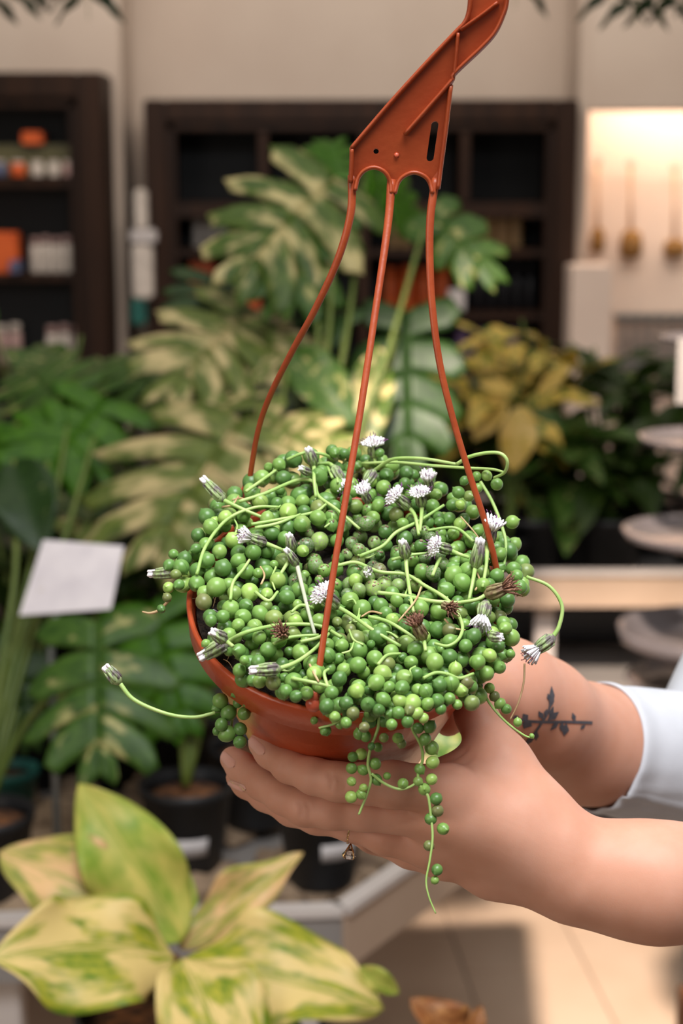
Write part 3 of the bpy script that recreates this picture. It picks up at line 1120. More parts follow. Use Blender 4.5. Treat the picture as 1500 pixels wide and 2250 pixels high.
# the drooping yellow leaf
yl = empty('drooping_yellow_plant', (PY(1120, 1100, q0.y + .07).x, q0.y + .08, Z2 - .04))
tag(yl, 'plant with drooping pale yellow leaves above the right bench', 'plant')
obj('pot', lathe([(.03, 0), (.04, .08), (.043, .08), (.043, .09), (.036, .09), (.028, .01)], WL[yl.name], seg=20), M_blackpot, yl)
L_yel = leaf_material('leaf_yellow', lin(196, 168, 70), lin(222, 190, 100), lin(230, 196, 116), .5)
for (a, b, w) in (((1150, 890), (1125, 1035), .55), ((1110, 870), (1040, 960), .5), ((1130, 860), (1060, 835), .4), ((1180, 870), (1245, 800), .35)):
    Bp, Tp = PY(a[0], a[1], q0.y + .06), PY(b[0], b[1], q0.y + .01)
    me = leaf_mesh('leaf', blade((Tp - Bp).length, (Tp - Bp).length * w, droop=.2, seed=a[0]), L_yel)
    leaf_at('leaf', me, Bp, Tp, TOCAM * .7 + Vector((0, 0, .4)), yl)
    obj('petiole', tube(catmull([WL[yl.name] + Vector((0, 0, .08)), WL[yl.name].lerp(Bp, .6) + Vector((0, .02, .04)), Bp], 6), .003, 6), M_stalk, yl)
thick_mod = True

# ================================================================== sign card on a stake
sd_ = 2.14
corn = [P(95, 1186, sd_ + .05), P(272, 1200, sd_ + .03), P(243, 1338, sd_ - .02), P(42, 1352, sd_)]
sb_ = PZ(130, 1962, ZG)
sg = empty('plant_sign', sb_)
tag(sg, 'tilted white sign card on a grey stake at the left', 'sign')
nrm = (corn[1] - corn[0]).cross(corn[3] - corn[0]).normalized()
obj('card', ([c for c in corn] + [c + nrm * .002 for c in corn],
             [(0, 1, 2, 3), (7, 6, 5, 4), (0, 4, 5, 1), (1, 5, 6, 2), (2, 6, 7, 3), (3, 7, 4, 0)]), M_card, sg, False)
cm = (corn[2] + corn[3]) / 2
obj('stake', tube([sb_ - Vector((0, 0, .01)), Vector((sb_.x, sb_.y, cm.z - .02)), P(132, 1330, sd_ + .012)], .0048, 10), M_metal, sg)
for k, (ln0, ln1, yy, hh) in enumerate(((.12, .5, .18, .035), (.12, .42, .30, .025), (.12, .46, .42, .025), (.12, .36, .54, .025), (.12, .40, .66, .025))):
    def cp(u, v):
        return corn[0].lerp(corn[1], u).lerp(corn[3].lerp(corn[2], u), v) - nrm * .0004
    obj('print_line', ([cp(ln0, yy), cp(ln1, yy), cp(ln1, yy + hh), cp(ln0, yy + hh)], [(0, 1, 2, 3)]), M_iwhite, sg, False)

# ================================================================== foreground yellow plant
fd = 1.6
fb = P(335, 2245, fd)
zst = fb.z - .115
st = empty('plant_stand', (fb.x, fb.y, 0))
tag(st, 'small round stand under the yellow-leaved plant at lower left', 'stand')
obj('stand_top', lathe([(.10, -.02), (.105, -.015), (.105, -.003), (.10, 0)], (fb.x, fb.y, zst), seg=36), M_bench, st)
obj('stand_pole', tube([(fb.x, fb.y, .02), (fb.x, fb.y, zst - .02)], .018, 14), M_metal, st)
obj('stand_foot', lathe([(.12, 0), (.12, .012), (.02, .03)], (fb.x, fb.y, 0), seg=30), M_metal, st)
pot_thing('nursery_pot', Vector((fb.x, fb.y, zst)), .072, .13, M_blackpot, 'black pot with bark under the yellow-leaved plant at the bottom')
yp_ = Vector((fb.x + .012, fb.y, zst + .11))
yf_ = empty('yellow_leaf_plant', yp_)
tag(yf_, 'large cream, yellow and green leaved plant at the lower left', 'plant')
cr_ = P(375, 2100, fd)
obj('stem', tube(catmull([yp_, yp_.lerp(cr_, .5) + Vector((.004, 0, 0)), cr_], 6), [.014, .012, .008], 12), M_stalk_b, yf_)
for (a, b, wr, m, opt, nu, nx) in (
    ((400, 2070, 1.60), (180, 1735, 1.60), .50, L_ficusg, dict(droop=.12, fold=.12, wave=.09, peak=.45), .1, .15),
    ((375, 2070, 1.60), (20, 1835, 1.57), .44, L_ficusp, dict(droop=.35, fold=.15, wave=.12, peak=.6), .45, 0),
    ((385, 2105, 1.59), (48, 2060, 1.47), .62, L_ficus, dict(droop=.25, fold=.15, wave=.11, peak=.5), .45, 0),
    ((395, 2085, 1.62), (650, 1872, 1.64), .32, L_ficusp, dict(droop=.1, fold=.5, wave=.11, peak=.45), .25, -.3),
    ((400, 2110, 1.59), (800, 2120, 1.50), .50, L_ficus, dict(droop=.45, fold=.12, wave=.11, peak=.5), .5, 0),
    ((400, 2105, 1.57), (540, 2290, 1.44), .62, L_ficus, dict(droop=.35, fold=.12, wave=.09, peak=.5), .5, .2),
    ((420, 2130, 1.62), (690, 2255, 1.58), .42, L_mongreen, dict(droop=.4, fold=.1, wave=.09), .5, 0),
    ((380, 2060, 1.64), (330, 1880, 1.72), .6, L_ficusg, dict(droop=.15, fold=.12, wave=.09), .2, 0),
):
    Bp, Tp = P(*a), P(*b)
    L = (Tp - Bp).length
    g = blade(L * 1.04, L * wr * 1.08, seed=int(b[0]), nl=26, nw=12, **opt)
    me = leaf_mesh('leaf', g, m)
    leaf_at('leaf', me, Bp, Tp, TOCAM * (1 - nu) + Vector((nx, 0, nu)), yf_)
Bp, Tp = P(790, 2125, 1.5), P(872, 2185, 1.5)
leaf_at('leaf', leaf_mesh('leaf', blade((Tp - Bp).length * 1.1, .022, seed=3, droop=.2), L_ficusg), Bp, Tp, TOCAM, yf_)

# bronze-leaved plant, mostly below the frame
bd_ = 1.62
bb = P(985, 2420, bd_)
bs = empty('plant_stand', (bb.x, bb.y, 0))
tag(bs, 'small round stand under the bronze-leaved plant at the bottom edge', 'stand')
obj('stand_top', lathe([(.09, -.02), (.095, -.003), (.09, 0)], (bb.x, bb.y, bb.z - .1), seg=30), M_bench, bs)
obj('stand_pole', tube([(bb.x, bb.y, .02), (bb.x, bb.y, bb.z - .12)], .016, 14), M_metal, bs)
obj('stand_foot', lathe([(.11, 0), (.11, .012), (.02, .03)], (bb.x, bb.y, 0), seg=30), M_metal, bs)
pot_thing('nursery_pot', Vector((bb.x, bb.y, bb.z - .1)), .06, .10, M_blackpot, 'black pot of the bronze-leaved plant below the hand')
bz = empty('bronze_leaf_plant', bb - Vector((0, 0, .015)))
tag(bz, 'plant with a curled dry bronze leaf at the bottom edge', 'plant')
for (a, b, wr, opt) in (((1040, 2330, 1.62), (925, 2190, 1.6), .62, dict(droop=.25, fold=.3, wave=.12)), ((1000, 2330, 1.62), (1068, 2215, 1.62), .5, dict(droop=.3, fold=.3, wave=.1)),
                        ((1030, 2350, 1.6), (1010, 2180, 1.66), .5, dict(droop=.3, fold=.3, wave=.1))):
    Bp, Tp = P(*a), P(*b)
    L = (Tp - Bp).length
    leaf_at('leaf', leaf_mesh('leaf', blade(L, L * wr, seed=int(b[0]), **opt), L_dry), Bp, Tp, TOCAM * .7 + Vector((.3, 0, .4)), bz)
    obj('petiole', tube(catmull([bb - Vector((0, 0, .012)), bb.lerp(Bp, .5) + Vector((.005, 0, .01)), Bp], 5), .003, 6), M_stalk_b, bz)
# wooden post cut by the lower right corner
wp = PZ(1512, 2300, .35)
tag(obj('wooden_post', box((wp.x - .008, wp.y, 0), (wp.x + .06, wp.y + .06, .42), .004), M_stalk_b, None, False), 'brown wooden post cut by the lower right corner', 'post')

# ================================================================== hanging ferns above the frame
def fern(label, c, fronds, seed):
    R = random.Random(seed)
    c = Vector(c)
    p = empty('hanging_fern', c)
    tag(p, label, 'plant')
    obj('basket', lathe([(.03, -.09), (.07, -.07), (.09, 0), (.095, 0), (.095, .01), (.085, .01), (.06, -.06), (.02, -.08)], c, seg=28), M_blackpot, p)
    for k in range(3):
        a = k * 2.1
        obj('cord', tube([c + Vector((math.cos(a) * .09, math.sin(a) * .09, .005)), c + Vector((0, 0, .35))], .0015, 5), M_metal, p)
    obj('cord', tube([c + Vector((0, 0, .35)), c + Vector((0, 0, 1.2))], .0015, 5), M_metal, p)
    pin = leaf_mesh('leaflet', blade(.085, .024, seed=1, nl=6, nw=2), L_fern)
    for e in fronds:
        e = Vector(e)
        top = c + Vector(((e.x - c.x) * .3, (e.y - c.y) * .3, .09))
        side = c + Vector(((e.x - c.x) * .85, (e.y - c.y) * .85, .04))
        pts = [Vector(q) for q in catmull([c, top, side, e], 8)]
        fr = obj('frond', tube(pts, [.0018, .0008], 5), M_stalk, p)
        for k in range(3, len(pts) - 1):
            t = (pts[k + 1] - pts[k - 1]).normalized()
            sdv = t.cross(Vector((0, -1, .3))).normalized()
            for s in (-1, 1):
                leaf_at('leaflet', pin, pts[k], pts[k] + sdv * s + t * .6, Vector((0, -.6, .8)), fr, 1.15 * (1.1 - .6 * abs(k / len(pts) - .5)))
    return p


thick_mod = False
fern('dark hanging fern tips at the upper right corner', P(1440, -330, 2.99), [P(1345, 38, 2.90), P(1395, 58, 2.88), P(1450, 52, 2.88), P(1500, 42, 2.90), P(1560, 20, 2.94), P(1370, 10, 2.94), P(1130, 18, 2.96), P(1300, -60, 3.09), P(1540, -60, 3.09)], 3)
fern('dark hanging foliage tips at the upper left corner', P(60, -330, 2.99), [P(10, 28, 2.90), P(195, 42, 2.90), P(160, 5, 2.92), P(-40, 40, 2.94), P(90, -20, 2.94), P(180, 12, 2.91), P(30, 10, 2.94), P(-80, -60, 3.04), P(60, -60, 3.09)], 5)
thick_mod = True

# ================================================================== the hanging pot
PD = .80
O = P(760, 1312, PD)
vdir = (O - CAM).normalized()
EL = math.radians(43)
LEAN = math.radians(3)
upv = (UP - vdir * UP.dot(vdir)).normalized()
rtv = vdir.cross(upv).normalized()
AX = (math.cos(EL) * (math.cos(LEAN) * upv + math.sin(LEAN) * rtv) - math.sin(EL) * vdir).normalized()
E1 = (rtv - AX * rtv.dot(AX)).normalized()
E2 = AX.cross(E1)
RR, RB, HP = .0742, .046, .090


def loc2w(x, y, z):
    return O + E1 * x + E2 * y + AX * z


def w2loc(p):
    d = Vector(p) - O
    return d.dot(E1), d.dot(E2), d.dot(AX)


def pot_depth(px, py):
    """depth of the pot's outer wall along the pixel's ray (None when it misses)"""
    for k in range(600):
        d = .62 + k * .0006
        x, y, z = w2loc(P(px, py, d))
        if -HP < z < 0 and math.hypot(x, y) < RB + (RR - RB) * (z + HP) / HP:
            return d
    return None


hp = empty('hanging_pot', loc2w(0, 0, -HP))
tag(hp, 'glossy terracotta-coloured plastic hanging pot held in two hands', 'hanging pot')
H = HP
obj('pot_wall', lathe([(.004, -H), (RB - .003, -H), (RB, -H + .003), (RB + (RR - RB) * .5, -H * .5), (RR - .003, -.016), (RR - .0005, -.0145), (RR + .0004, -.002), (RR, 0),
                       (RR - .0018, 0), (RR - .0025, -.003), (RR - .005, -.016), (RB, -H + .006), (.004, -H + .004)], O, AX, 96, E1), M_pot, hp)
# soil with rough surface
sv, sq = [], []
nr, na = 14, 72
for i in range(nr + 1):
    r = (RR - .0042) * i / nr
    for k in range(na):
        a = 2 * math.pi * k / na
        zz = -.008 + .0016 * math.sin(r * 310 + 3 * a) + .0022 * (rng.random() - .5) + .006 * (1 - (r / RR) ** 2)
        sv.append(loc2w(r * math.cos(a), r * math.sin(a), zz))
for i in range(nr):
    for k in range(na):
        k2 = (k + 1) % na
        sq.append((i * na + k, i * na + k2, (i + 1) * na + k2, (i + 1) * na + k))
obj('soil', (sv, sq), M_soil, hp)
# perlite and root bits near the bare side of the soil
for k in range(26):
    px, py = 440 + rng.random() * 90, 1330 + rng.random() * 160
    for d in np.arange(.7, .95, .001):
        x, y, z = w2loc(P(px, py, d))
        if z < -.0075:
            break
    if math.hypot(x, y) > RR - .006:
        continue
    p = loc2w(x, y, -.006)
    a = rng.random() * 6.28
    q = p + (E1 * math.cos(a) + E2 * math.sin(a)) * .006 + AX * (.001 + .004 * rng.random())
    obj('root_fibre', tube(catmull([p, p.lerp(q, .5) + AX * .002, q], 3), .00022, 5), M_stem_dry if k % 3 else M_white, hp)

# hanger: plate, ribs, three strands, clips
HD = .772


def HPt(px, py, dz=0.0):
    return P(px, py, HD + (min(py, 400) - 400) * .00009 + dz)      # the plate leans towards the viewer at its top


outer = [(772, 383), (773, 323), (800, 292), (863, 219), (933, 142), (1000, 71), (1020, 50), (1029, 30), (1033, 0), (1034, -40), (1030, -90), (1020, -140), (1004, -185), (975, -215), (935, -225),
         (905, -205), (893, -160), (880, -150), (868, -160), (872, -210), (895, -250), (935, -270), (985, -262), (1040, -235), (1075, -195), (1097, -140), (1110, -80), (1115, -30), (1113, 0), (1107, 28), (1088, 70), (1060, 103), (1000, 160), (990, 187), (983, 250), (977, 300), (968, 367), (962, 418),
         (946, 418), (943, 400), (932, 386), (909, 379), (886, 387), (873, 403), (866, 425), (853, 425), (856, 400), (846, 380), (822, 367), (797, 374), (784, 395), (780, 418), (766, 418)]
slot = []
for k in range(24):
    a = 2 * math.pi * k / 24
    cx = math.cos(a) * 8
    cy = math.sin(a) * 8 + (36 if math.sin(a) > 0 else -36)
    slot.append((950 + cx - cy * .14, 310 + cy))
hole = [(826 + 6 * math.cos(2 * math.pi * k / 14), 332 + 6 * math.sin(2 * math.pi * k / 14)) for k in range(14)]


def fill_plate(loops, d0, d1):
    bm = bmesh.new()
    ed = []
    for lp in loops:
        vsx = [bm.verts.new(HPt(x, y, d0)) for x, y in lp]
        for i in range(len(vsx)):
            ed.append(bm.edges.new((vsx[i], vsx[(i + 1) % len(vsx)])))
    bmesh.ops.triangle_fill(bm, edges=ed, use_beauty=True)
    r = bmesh.ops.extrude_face_region(bm, geom=bm.faces[:])
    vv = [e for e in r['geom'] if isinstance(e, bmesh.types.BMVert)]
    bmesh.ops.translate(bm, verts=vv, vec=FWD * (d1 - d0))
    bmesh.ops.recalc_face_normals(bm, faces=bm.faces[:])
    return from_bm(bm)


hg = obj('hanger', fill_plate([outer, slot, hole], 0, .0016), M_pot_in, hp, False)


def rib(pts, w=.0011, dep=.0026):
    p3 = [HPt(x, y, -.0008) for x, y in pts]
    return obj('rib', tube(catmull(p3, 5), w, 8, dep / w, FWD), M_pot_in, hg)


rib([(773, 325), (800, 293), (863, 220), (933, 143), (1000, 72), (1020, 51), (1029, 30), (1033, 0), (1034, -40), (1029, -92), (1003, -186), (960, -220), (905, -205)])
rib([(962, 415), (968, 367), (977, 300), (983, 250), (990, 187)])
rib([(890, 295), (940, 238), (990, 180), (1000, 160), (1060, 103), (1088, 70), (1107, 28), (1113, 0), (1115, -30), (1110, -80), (1075, -195), (985, -262), (890, -245)], .0011, .0034)
rib([(1006, 70), (1002, 115), (997, 165)], .0009, .0034)
rib([(1012, 66), (1055, 36), (1094, 6)], .0009, .0030)
rib([(770, 400), (772, 360), (773, 325)])
# soft rolled edges under the two arches
rib([(780, 418), (786, 393), (800, 375), (822, 368), (845, 378), (857, 400), (859, 425)], .0010, .0018)
rib([(867, 425), (874, 402), (887, 387), (909, 379), (932, 387), (944, 402), (950, 425)], .0010, .0018)
obj('knob', lathe([(.0012, 0), (.0011, .0008), (.0005, .0012)], HPt(871, 341), -FWD, 12), M_clip, hg)

STR = [
    ([(773, 385, .772), (770, 470, .775), (742, 570, .782), (692, 680, .795), (640, 775, .810), (592, 872, .826), (566, 950, .838), (549, 1050, .850), (545, 1092, .854)], [.0020, .0018, .0016, .0014, .0014]),
    ([(860, 395, .772), (851, 500, .770), (822, 700, .763), (792, 900, .757), (762, 1080, .751), (736, 1235, .746), (711, 1400, .742), (692, 1532, .7405)], [.0021, .0017, .0016, .0015, .0015]),
    ([(957, 392, .772), (945, 480, .773), (944, 580, .775), (950, 680, .777), (966, 800, .780), (996, 925, .784), (1032, 1045, .788), (1066, 1150, .792), (1090, 1250, .797), (1096, 1330, .8035)], [.0020, .0018, .0016, .0015, .0015]),
]
for pts, r in STR:
    obj('strand', tube(catmull([P(*p) for p in pts], 7), r, 10, .75, FWD), M_pot_in, hg)


def clip(px, py, d, s=1.0):
    c = P(px, py, d)
    x, y, z = w2loc(c)
    out = (E1 * x + E2 * y).normalized()
    sp = []
    sp.append(lathe([(.0005, -.0022), (.0030, -.0018), (.0036, 0), (.0030, .0016), (.0004, .0022)], c + out * .0015, (out * .9 + AX * .25), 16))
    sp.append(tube([c - AX * .0015 + out * .0005, c + AX * .003, c + AX * .007], [.0026, .0022, .0015], 10))
    sp.append(tube([c + AX * .001, c - out * .004 - AX * .0005], [.002, .0018], 8))
    return obj('clip', join(*sp), M_clip, hg)


clip(690, 1543, .7395)
clip(540, 1086, .856)
clip(1096, 1345, .803)

# ================================================================== surface of the pearl mass
def dome(x, y):
    r = math.hypot(x, y)
    h = .0175 - .0075 * math.exp(-(r / .032) ** 2) + .0022 * math.sin(x * 130 + 1) * math.cos(y * 120)
    s = r - RR * .90
    if s > 0:
        h -= 24 * s * s
    return h


def dome_depth(px, py):
    best, bd = 1e9, .8
    ds = np.arange(.66, .93, .0012)
    for d in ds:
        x, y, z = w2loc(P(px, py, d))
        g = z - dome(x, y)
        if g < 0:
            return d
        if g < best:
            best, bd = g, d
    return bd


def in_poly(x, y, poly):
    c = False
    j = len(poly) - 1
    for i in range(len(poly)):
        xi, yi = poly[i]
        xj, yj = poly[j]
        if (yi > y) != (yj > y) and x < (xj - xi) * (y - yi) / (yj - yi) + xi:
            c = not c
        j = i
    return c


# coarse depth lookup
GXs = np.arange(300, 1261, 20)
GYs = np.arange(920, 1661, 20)
GD = np.array([[dome_depth(x, y) for x in GXs] for y in GYs])


def dd(px, py):
    fx = min(max((px - 300) / 20, 0), len(GXs) - 1.001)
    fy = min(max((py - 920) / 20, 0), len(GYs) - 1.001)
    i, j = int(fy), int(fx)
    a, b = fy - i, fx - j
    return float(GD[i, j] * (1 - a) * (1 - b) + GD[i, j + 1] * (1 - a) * b + GD[i + 1, j] * a * (1 - b) + GD[i + 1, j + 1] * a * b)


pl_root = loc2w(0, 0, -.006)
pp = empty('pearl_plant', pl_root)
tag(pp, 'trailing string-of-pearls plant with round green beads filling the hanging pot', 'plant')

OUT = [(432, 1170), (470, 1110), (520, 1080), (560, 1050), (600, 1012), (670, 1000), (740, 986), (800, 1000), (860, 1022), (910, 1035), (960, 1046), (985, 1085), (1030, 1112), (1075, 1170), (1130, 1195), (1165, 1255), (1150, 1300),
       (1120, 1345), (1128, 1395), (1110, 1440), (1075, 1470), (1050, 1535), (995, 1545), (930, 1555), (880, 1568), (800, 1575), (735, 1560), (712, 1535), (670, 1528), (610, 1522), (555, 1500), (520, 1470), (512, 1440), (475, 1415), (462, 1375), (440, 1310), (402, 1285), (378, 1250), (418, 1210)]
pearls = []       # px, py, radius px, depth, fixed


def addp(px, py, rpx, d):
    pearls.append((P(px, py, d), rpx / F * d, px, py, rpx))


# hand-placed pearls of the trailing strands: (x, y, r, depth)
def hang_d(px, py, base):
    g = pot_depth(px, py)
    return min(base, g - .004) if g else base


for x, y, r in ((535, 1492, 20), (500, 1512, 9), (521, 1522, 13), (484, 1540, 18), (476, 1556, 11), (502, 1566, 19), (536, 1568, 15), (545, 1543, 14), (522, 1545, 11), (498, 1612, 20), (528, 1602, 15), (527, 1630, 15), (486, 1592, 15), (477, 1606, 11), (561, 1555, 7)):
    addp(x, y, r, hang_d(x, y, .772 + .004 * rng.random()))
for x, y, r in ((787, 1613, 12), (803, 1618, 13), (843, 1621, 11), (793, 1657, 14), (775, 1663, 12), (824, 1678, 14), (830, 1642, 11), (772, 1688, 13), (797, 1692, 12), (772, 1717, 11), (827, 1713, 13), (798, 1731, 10), (771, 1751, 14), (793, 1745, 12), (816, 1640, 9), (850, 1705, 9), (885, 1722, 13),
                (918, 1600, 13), (944, 1597, 15), (874, 1622, 13), (882, 1634, 11), (934, 1624, 14), (948, 1643, 16), (950, 1675, 15), (922, 1690, 12), (948, 1712, 13), (932, 1734, 14), (918, 1717, 11), (958, 1755, 14), (961, 1781, 14), (946, 1799, 14), (973, 1821, 14), (942, 1858, 12), (960, 1911, 13), (955, 1934, 10),
                (727, 1560, 18), (712, 1607, 10), (741, 1580, 15), (746, 1592, 10), (690, 1583, 9), (775, 1565, 16), (812, 1584, 17), (844, 1583, 16), (716, 1605, 12)):
    addp(x, y, r, .744 + .002 * rng.random() + (.006 if y > 1640 else 0))
for x, y, r in ((1060, 1488, 12), (1050, 1505, 11), (1075, 1512, 12), (1086, 1530, 12), (1098, 1546, 13), (1112, 1558, 12), (1137, 1587, 10), (1168, 1617, 6)):
    addp(x, y, r, .768)
for x, y, r in ((1007, 1082, 14), (1020, 1056, 11), (1047, 1046, 11), (1069, 1045, 12), (1050, 1072, 11), (1091, 1064, 14), (1011, 1108, 11), (1030, 1090, 13), (1125, 1147, 16)):
    addp(x, y, r, .815)
for x, y, r in ((381, 1218, 12), (372, 1242, 14), (398, 1246, 18), (370, 1291, 13), (393, 1285, 13), (367, 1313, 11), (354, 1338, 10), (386, 1262, 12), (452, 1414, 10), (613, 1020, 15), (735, 994, 13), (756, 997, 12), (834, 995, 11), (1097, 1466, 15), (1121, 1437, 11), (1135, 1265, 14)):
    addp(x, y, r, dd(x, y) - .003)
for x, y, r in ((587, 1140, 17), (633, 1125, 21), (664, 1150, 19), (698, 1138, 18), (490, 1248, 19), (475, 1290, 22), (463, 1157, 18), (495, 1138, 17), (455, 1232, 18), (622, 1050, 17), (700, 1048, 21), (662, 1152, 18), (556, 1213, 19), (610, 1275, 19), (630, 1312, 17), (540, 1330, 16), (463, 1363, 14),
                (996, 1263, 21), (1015, 1280, 21), (980, 1297, 19), (990, 1500, 20), (1012, 1515, 17), (955, 1455, 21), (912, 1425, 18), (905, 1545, 21), (878, 1540, 16), (780, 1520, 17), (1040, 1398, 18), (1060, 1285, 17), (805, 1150, 18), (788, 1208, 15), (870, 1130, 17), (1098, 1217, 15), (1120, 1210, 17), (1128, 1250, 17), (1142, 1290, 16), (600, 1500, 17), (650, 1530, 14), (628, 1518, 15), (570, 1497, 16), (690, 1480, 18), (720, 1440, 18), (840, 1480, 20)):
    addp(x, y, r, dd(x, y) - .002)
for x, y, r in ((717, 1552, 17), (775, 1567, 15), (842, 1537, 17), (875, 1566, 15), (915, 1567, 15), (939, 1546, 15), (784, 1518, 17), (728, 1522, 16), (827, 1500, 19), (855, 1509, 13), (883, 1511, 17), (935, 1518, 16),
                (760, 1545, 16), (808, 1548, 17), (960, 1540, 17), (987, 1535, 14), (1004, 1548, 12), (1036, 1545, 18), (965, 1505, 17), (1024, 1500, 15), (1050, 1455, 17), (1075, 1440, 16), (1095, 1420, 15), (1110, 1380, 15), (1000, 1470, 16), (760, 1588, 13), (800, 1598, 12), (860, 1592, 13), (895, 1586, 14), (930, 1578, 12), (832, 1560, 15), (900, 1560, 14), (968, 1558, 13), (735, 1575, 13)):
    g_ = pot_depth(x, y)
    addp(x, y, r, min(dd(x, y), g_ if g_ else 9) - .0038)
nf = len(pearls)
cen = np.array([tuple(p[0]) for p in pearls])
rad = np.array([p[1] for p in pearls])
cand = 0
xs0, xs1, ys0, ys1 = 378, 1166, 984, 1578
for it in range(15000):
    px = xs0 + rng.random() * (xs1 - xs0)
    py = ys0 + rng.random() * (ys1 - ys0)
    if not in_poly(px, py, OUT):
        continue
    big = rng.random()
    rpx = (10 + 4 * rng.random()) if big < .05 + .10 * (it > 9000) else (15 + 6 * rng.random())
    if px > 720 and py < 1250:
        rpx *= .88
    lay = rng.choice((0, .002, .006, .011)) + .004 * rng.random()
    d = dd(px, py) + lay
    c = P(px, py, d)
    r = rpx / F * d
    x, y, z = w2loc(c)
    rr_ = math.hypot(x, y)
    if z < .002 and rr_ < RR + r and rr_ > RR - r - .002:
        continue
    # a hollow of bare dusty soil in the middle, and thin cover there
    hol = ((px - 785) / 110) ** 2 + ((py - 1205) / 50) ** 2
    if hol < 1 and (lay < .006 or rng.random() < .5):
        continue
    dist = np.sqrt(((cen - np.array(tuple(c))) ** 2).sum(1)) - .90 * (rad + r)
    if dist.min() < 0:
        continue
    cen = np.vstack([cen, np.array(tuple(c))[None]])
    rad = np.append(rad, r)
    pearls.append((c, r, px, py, rpx))
print('PEARLS', len(pearls))

# the pearl: a sphere with a small nipple tip at +Z and a tiny stalk at -Z
bm = bmesh.new()
bmesh.ops.create_uvsphere(bm, u_segments=18, v_segments=12, radius=1)
for v in bm.verts:
    if v.co.z > .93:
        v.co.z = v.co.z + (.10 if v.co.z < .995 else .26)
        if v.co.z < 1.2:
            v.co.x *= .55
            v.co.y *= .55
    elif v.co.z < -.995:
        v.co.z = -1.08
bmv, bmf = from_bm(bm)
PV = np.array([tuple(v) for v in bmv])


def pearl_mesh(dust):
    me = mesh_from('pearl', PV, bmf, M_pearl)
    a = me.attributes.new('lp', 'FLOAT_VECTOR', 'POINT')
    a.data.foreach_set('vector', PV.astype(np.float32).ravel())
    a = me.attributes.new('rnd', 'FLOAT', 'POINT')
    a.data.foreach_set('value', np.zeros(len(PV), np.float32))
    a = me.attributes.new('dust', 'FLOAT', 'POINT')
    a.data.foreach_set('value', np.full(len(PV), dust, np.float32))
    return me


PM = [pearl_mesh(-.12), pearl_mesh(-.02), pearl_mesh(.20)]


def dust_of(px, py):
    q = ((px - 800) / 190) ** 2 + ((py - 1220) / 90) ** 2
    if q < 1:
        return 2 if rng.random() < .55 else 1
    return 1 if rng.random() < .35 else 0


# visibility order: the hand-placed ones, then the nearest to the surface and largest
order = list(range(nf))
rest = list(range(nf, len(pearls)))
rest.sort(key=lambda i: -(pearls[i][4]) + 1500 * max(0, ((pearls[i][0] - CAM).dot(FWD) - dd(pearls[i][2], pearls[i][3]))))
order += rest
import mathutils
sv, sf, slp, srn, sdu = [], [], [], [], []
for k, i in enumerate(order):
    c, r, px, py, rpx = pearls[i]
    ax = Vector((rng.random() - .5, rng.random() - .6, rng.random() - .62)).normalized()
    rot = ax.to_track_quat('Z', 'Y')
    rot = rot @ mathutils.Quaternion((0, 0, 1), rng.random() * 6.28)
    dst = dust_of(px, py)
    sc = (r * (.94 + .08 * rng.random()), r * (.94 + .08 * rng.random()), r * (.97 + .1 * rng.random()))
    if k < 300:
        o = bpy.data.objects.new('pearl', PM[dst])
        link(o, c, pp)
        o.rotation_euler = rot.to_euler()
        o.scale = sc
    else:
        R3 = np.array(rot.to_matrix())
        n = len(sv) * len(PV)
        sv.append((PV * np.array(sc)) @ R3.T + np.array(tuple(c)))
        sf.extend([tuple(q + n for q in f) for f in bmf])
        slp.append(PV)
        srn.append(np.full(len(PV), rng.random()))
        sdu.append(np.full(len(PV), (-.12, -.02, .20)[dst]))
if sv:
    SV = np.vstack(sv)
    o = obj('pearl_mass', (SV, sf), M_pearl, pp)
    me = o.data
    a = me.attributes.new('lp', 'FLOAT_VECTOR', 'POINT')
    a.data.foreach_set('vector', np.vstack(slp).astype(np.float32).ravel())
    a = me.attributes.new('rnd', 'FLOAT', 'POINT')
    a.data.foreach_set('value', np.concatenate(srn).astype(np.float32))
    a = me.attributes.new('dust', 'FLOAT', 'POINT')
    a.data.foreach_set('value', np.concatenate(sdu).astype(np.float32))
    tag(o, kind='stuff')


# soil crumbs scattered over the pearls of the middle
gp = []
for i in range(len(pearls)):
    c, r, px, py, rpx = pearls[i]
    q = ((px - 800) / 200) ** 2 + ((py - 1220) / 100) ** 2
    if q > 1 or rng.random() < q * .7:
        continue
    for k in range(5):
        n = (Vector((rng.random() - .5, -.3 - .6 * rng.random(), .2 + rng.random()))).normalized()
        s_ = .00025 + .00045 * rng.random()
        gp.append(([c + n * r * 1.0 + p * s_ for p in sv0], sf0))
tag(obj('soil_crumbs', join(*gp), M_stone, pp, False), kind='stuff')


# ------------------------------------------------------------------ stems and stalks
def stem(pts, w=4.0, mat=None, off=.0045, dlist=None, parent=None, taper=.8, name='stem', const=None):
    p3 = []
    for i, (x, y) in enumerate(pts):
        if dlist:
            d = dlist[i] if len(dlist) > 1 else dlist[0]
        elif const:
            d = const
        else:
            d = dd(x, y) - off
        p3.append(P(x, y, d))
    r = w / F * .79
    return obj(name, tube(catmull(p3, 7), [r, r, r * taper], 8), mat or M_stem, parent or pp)


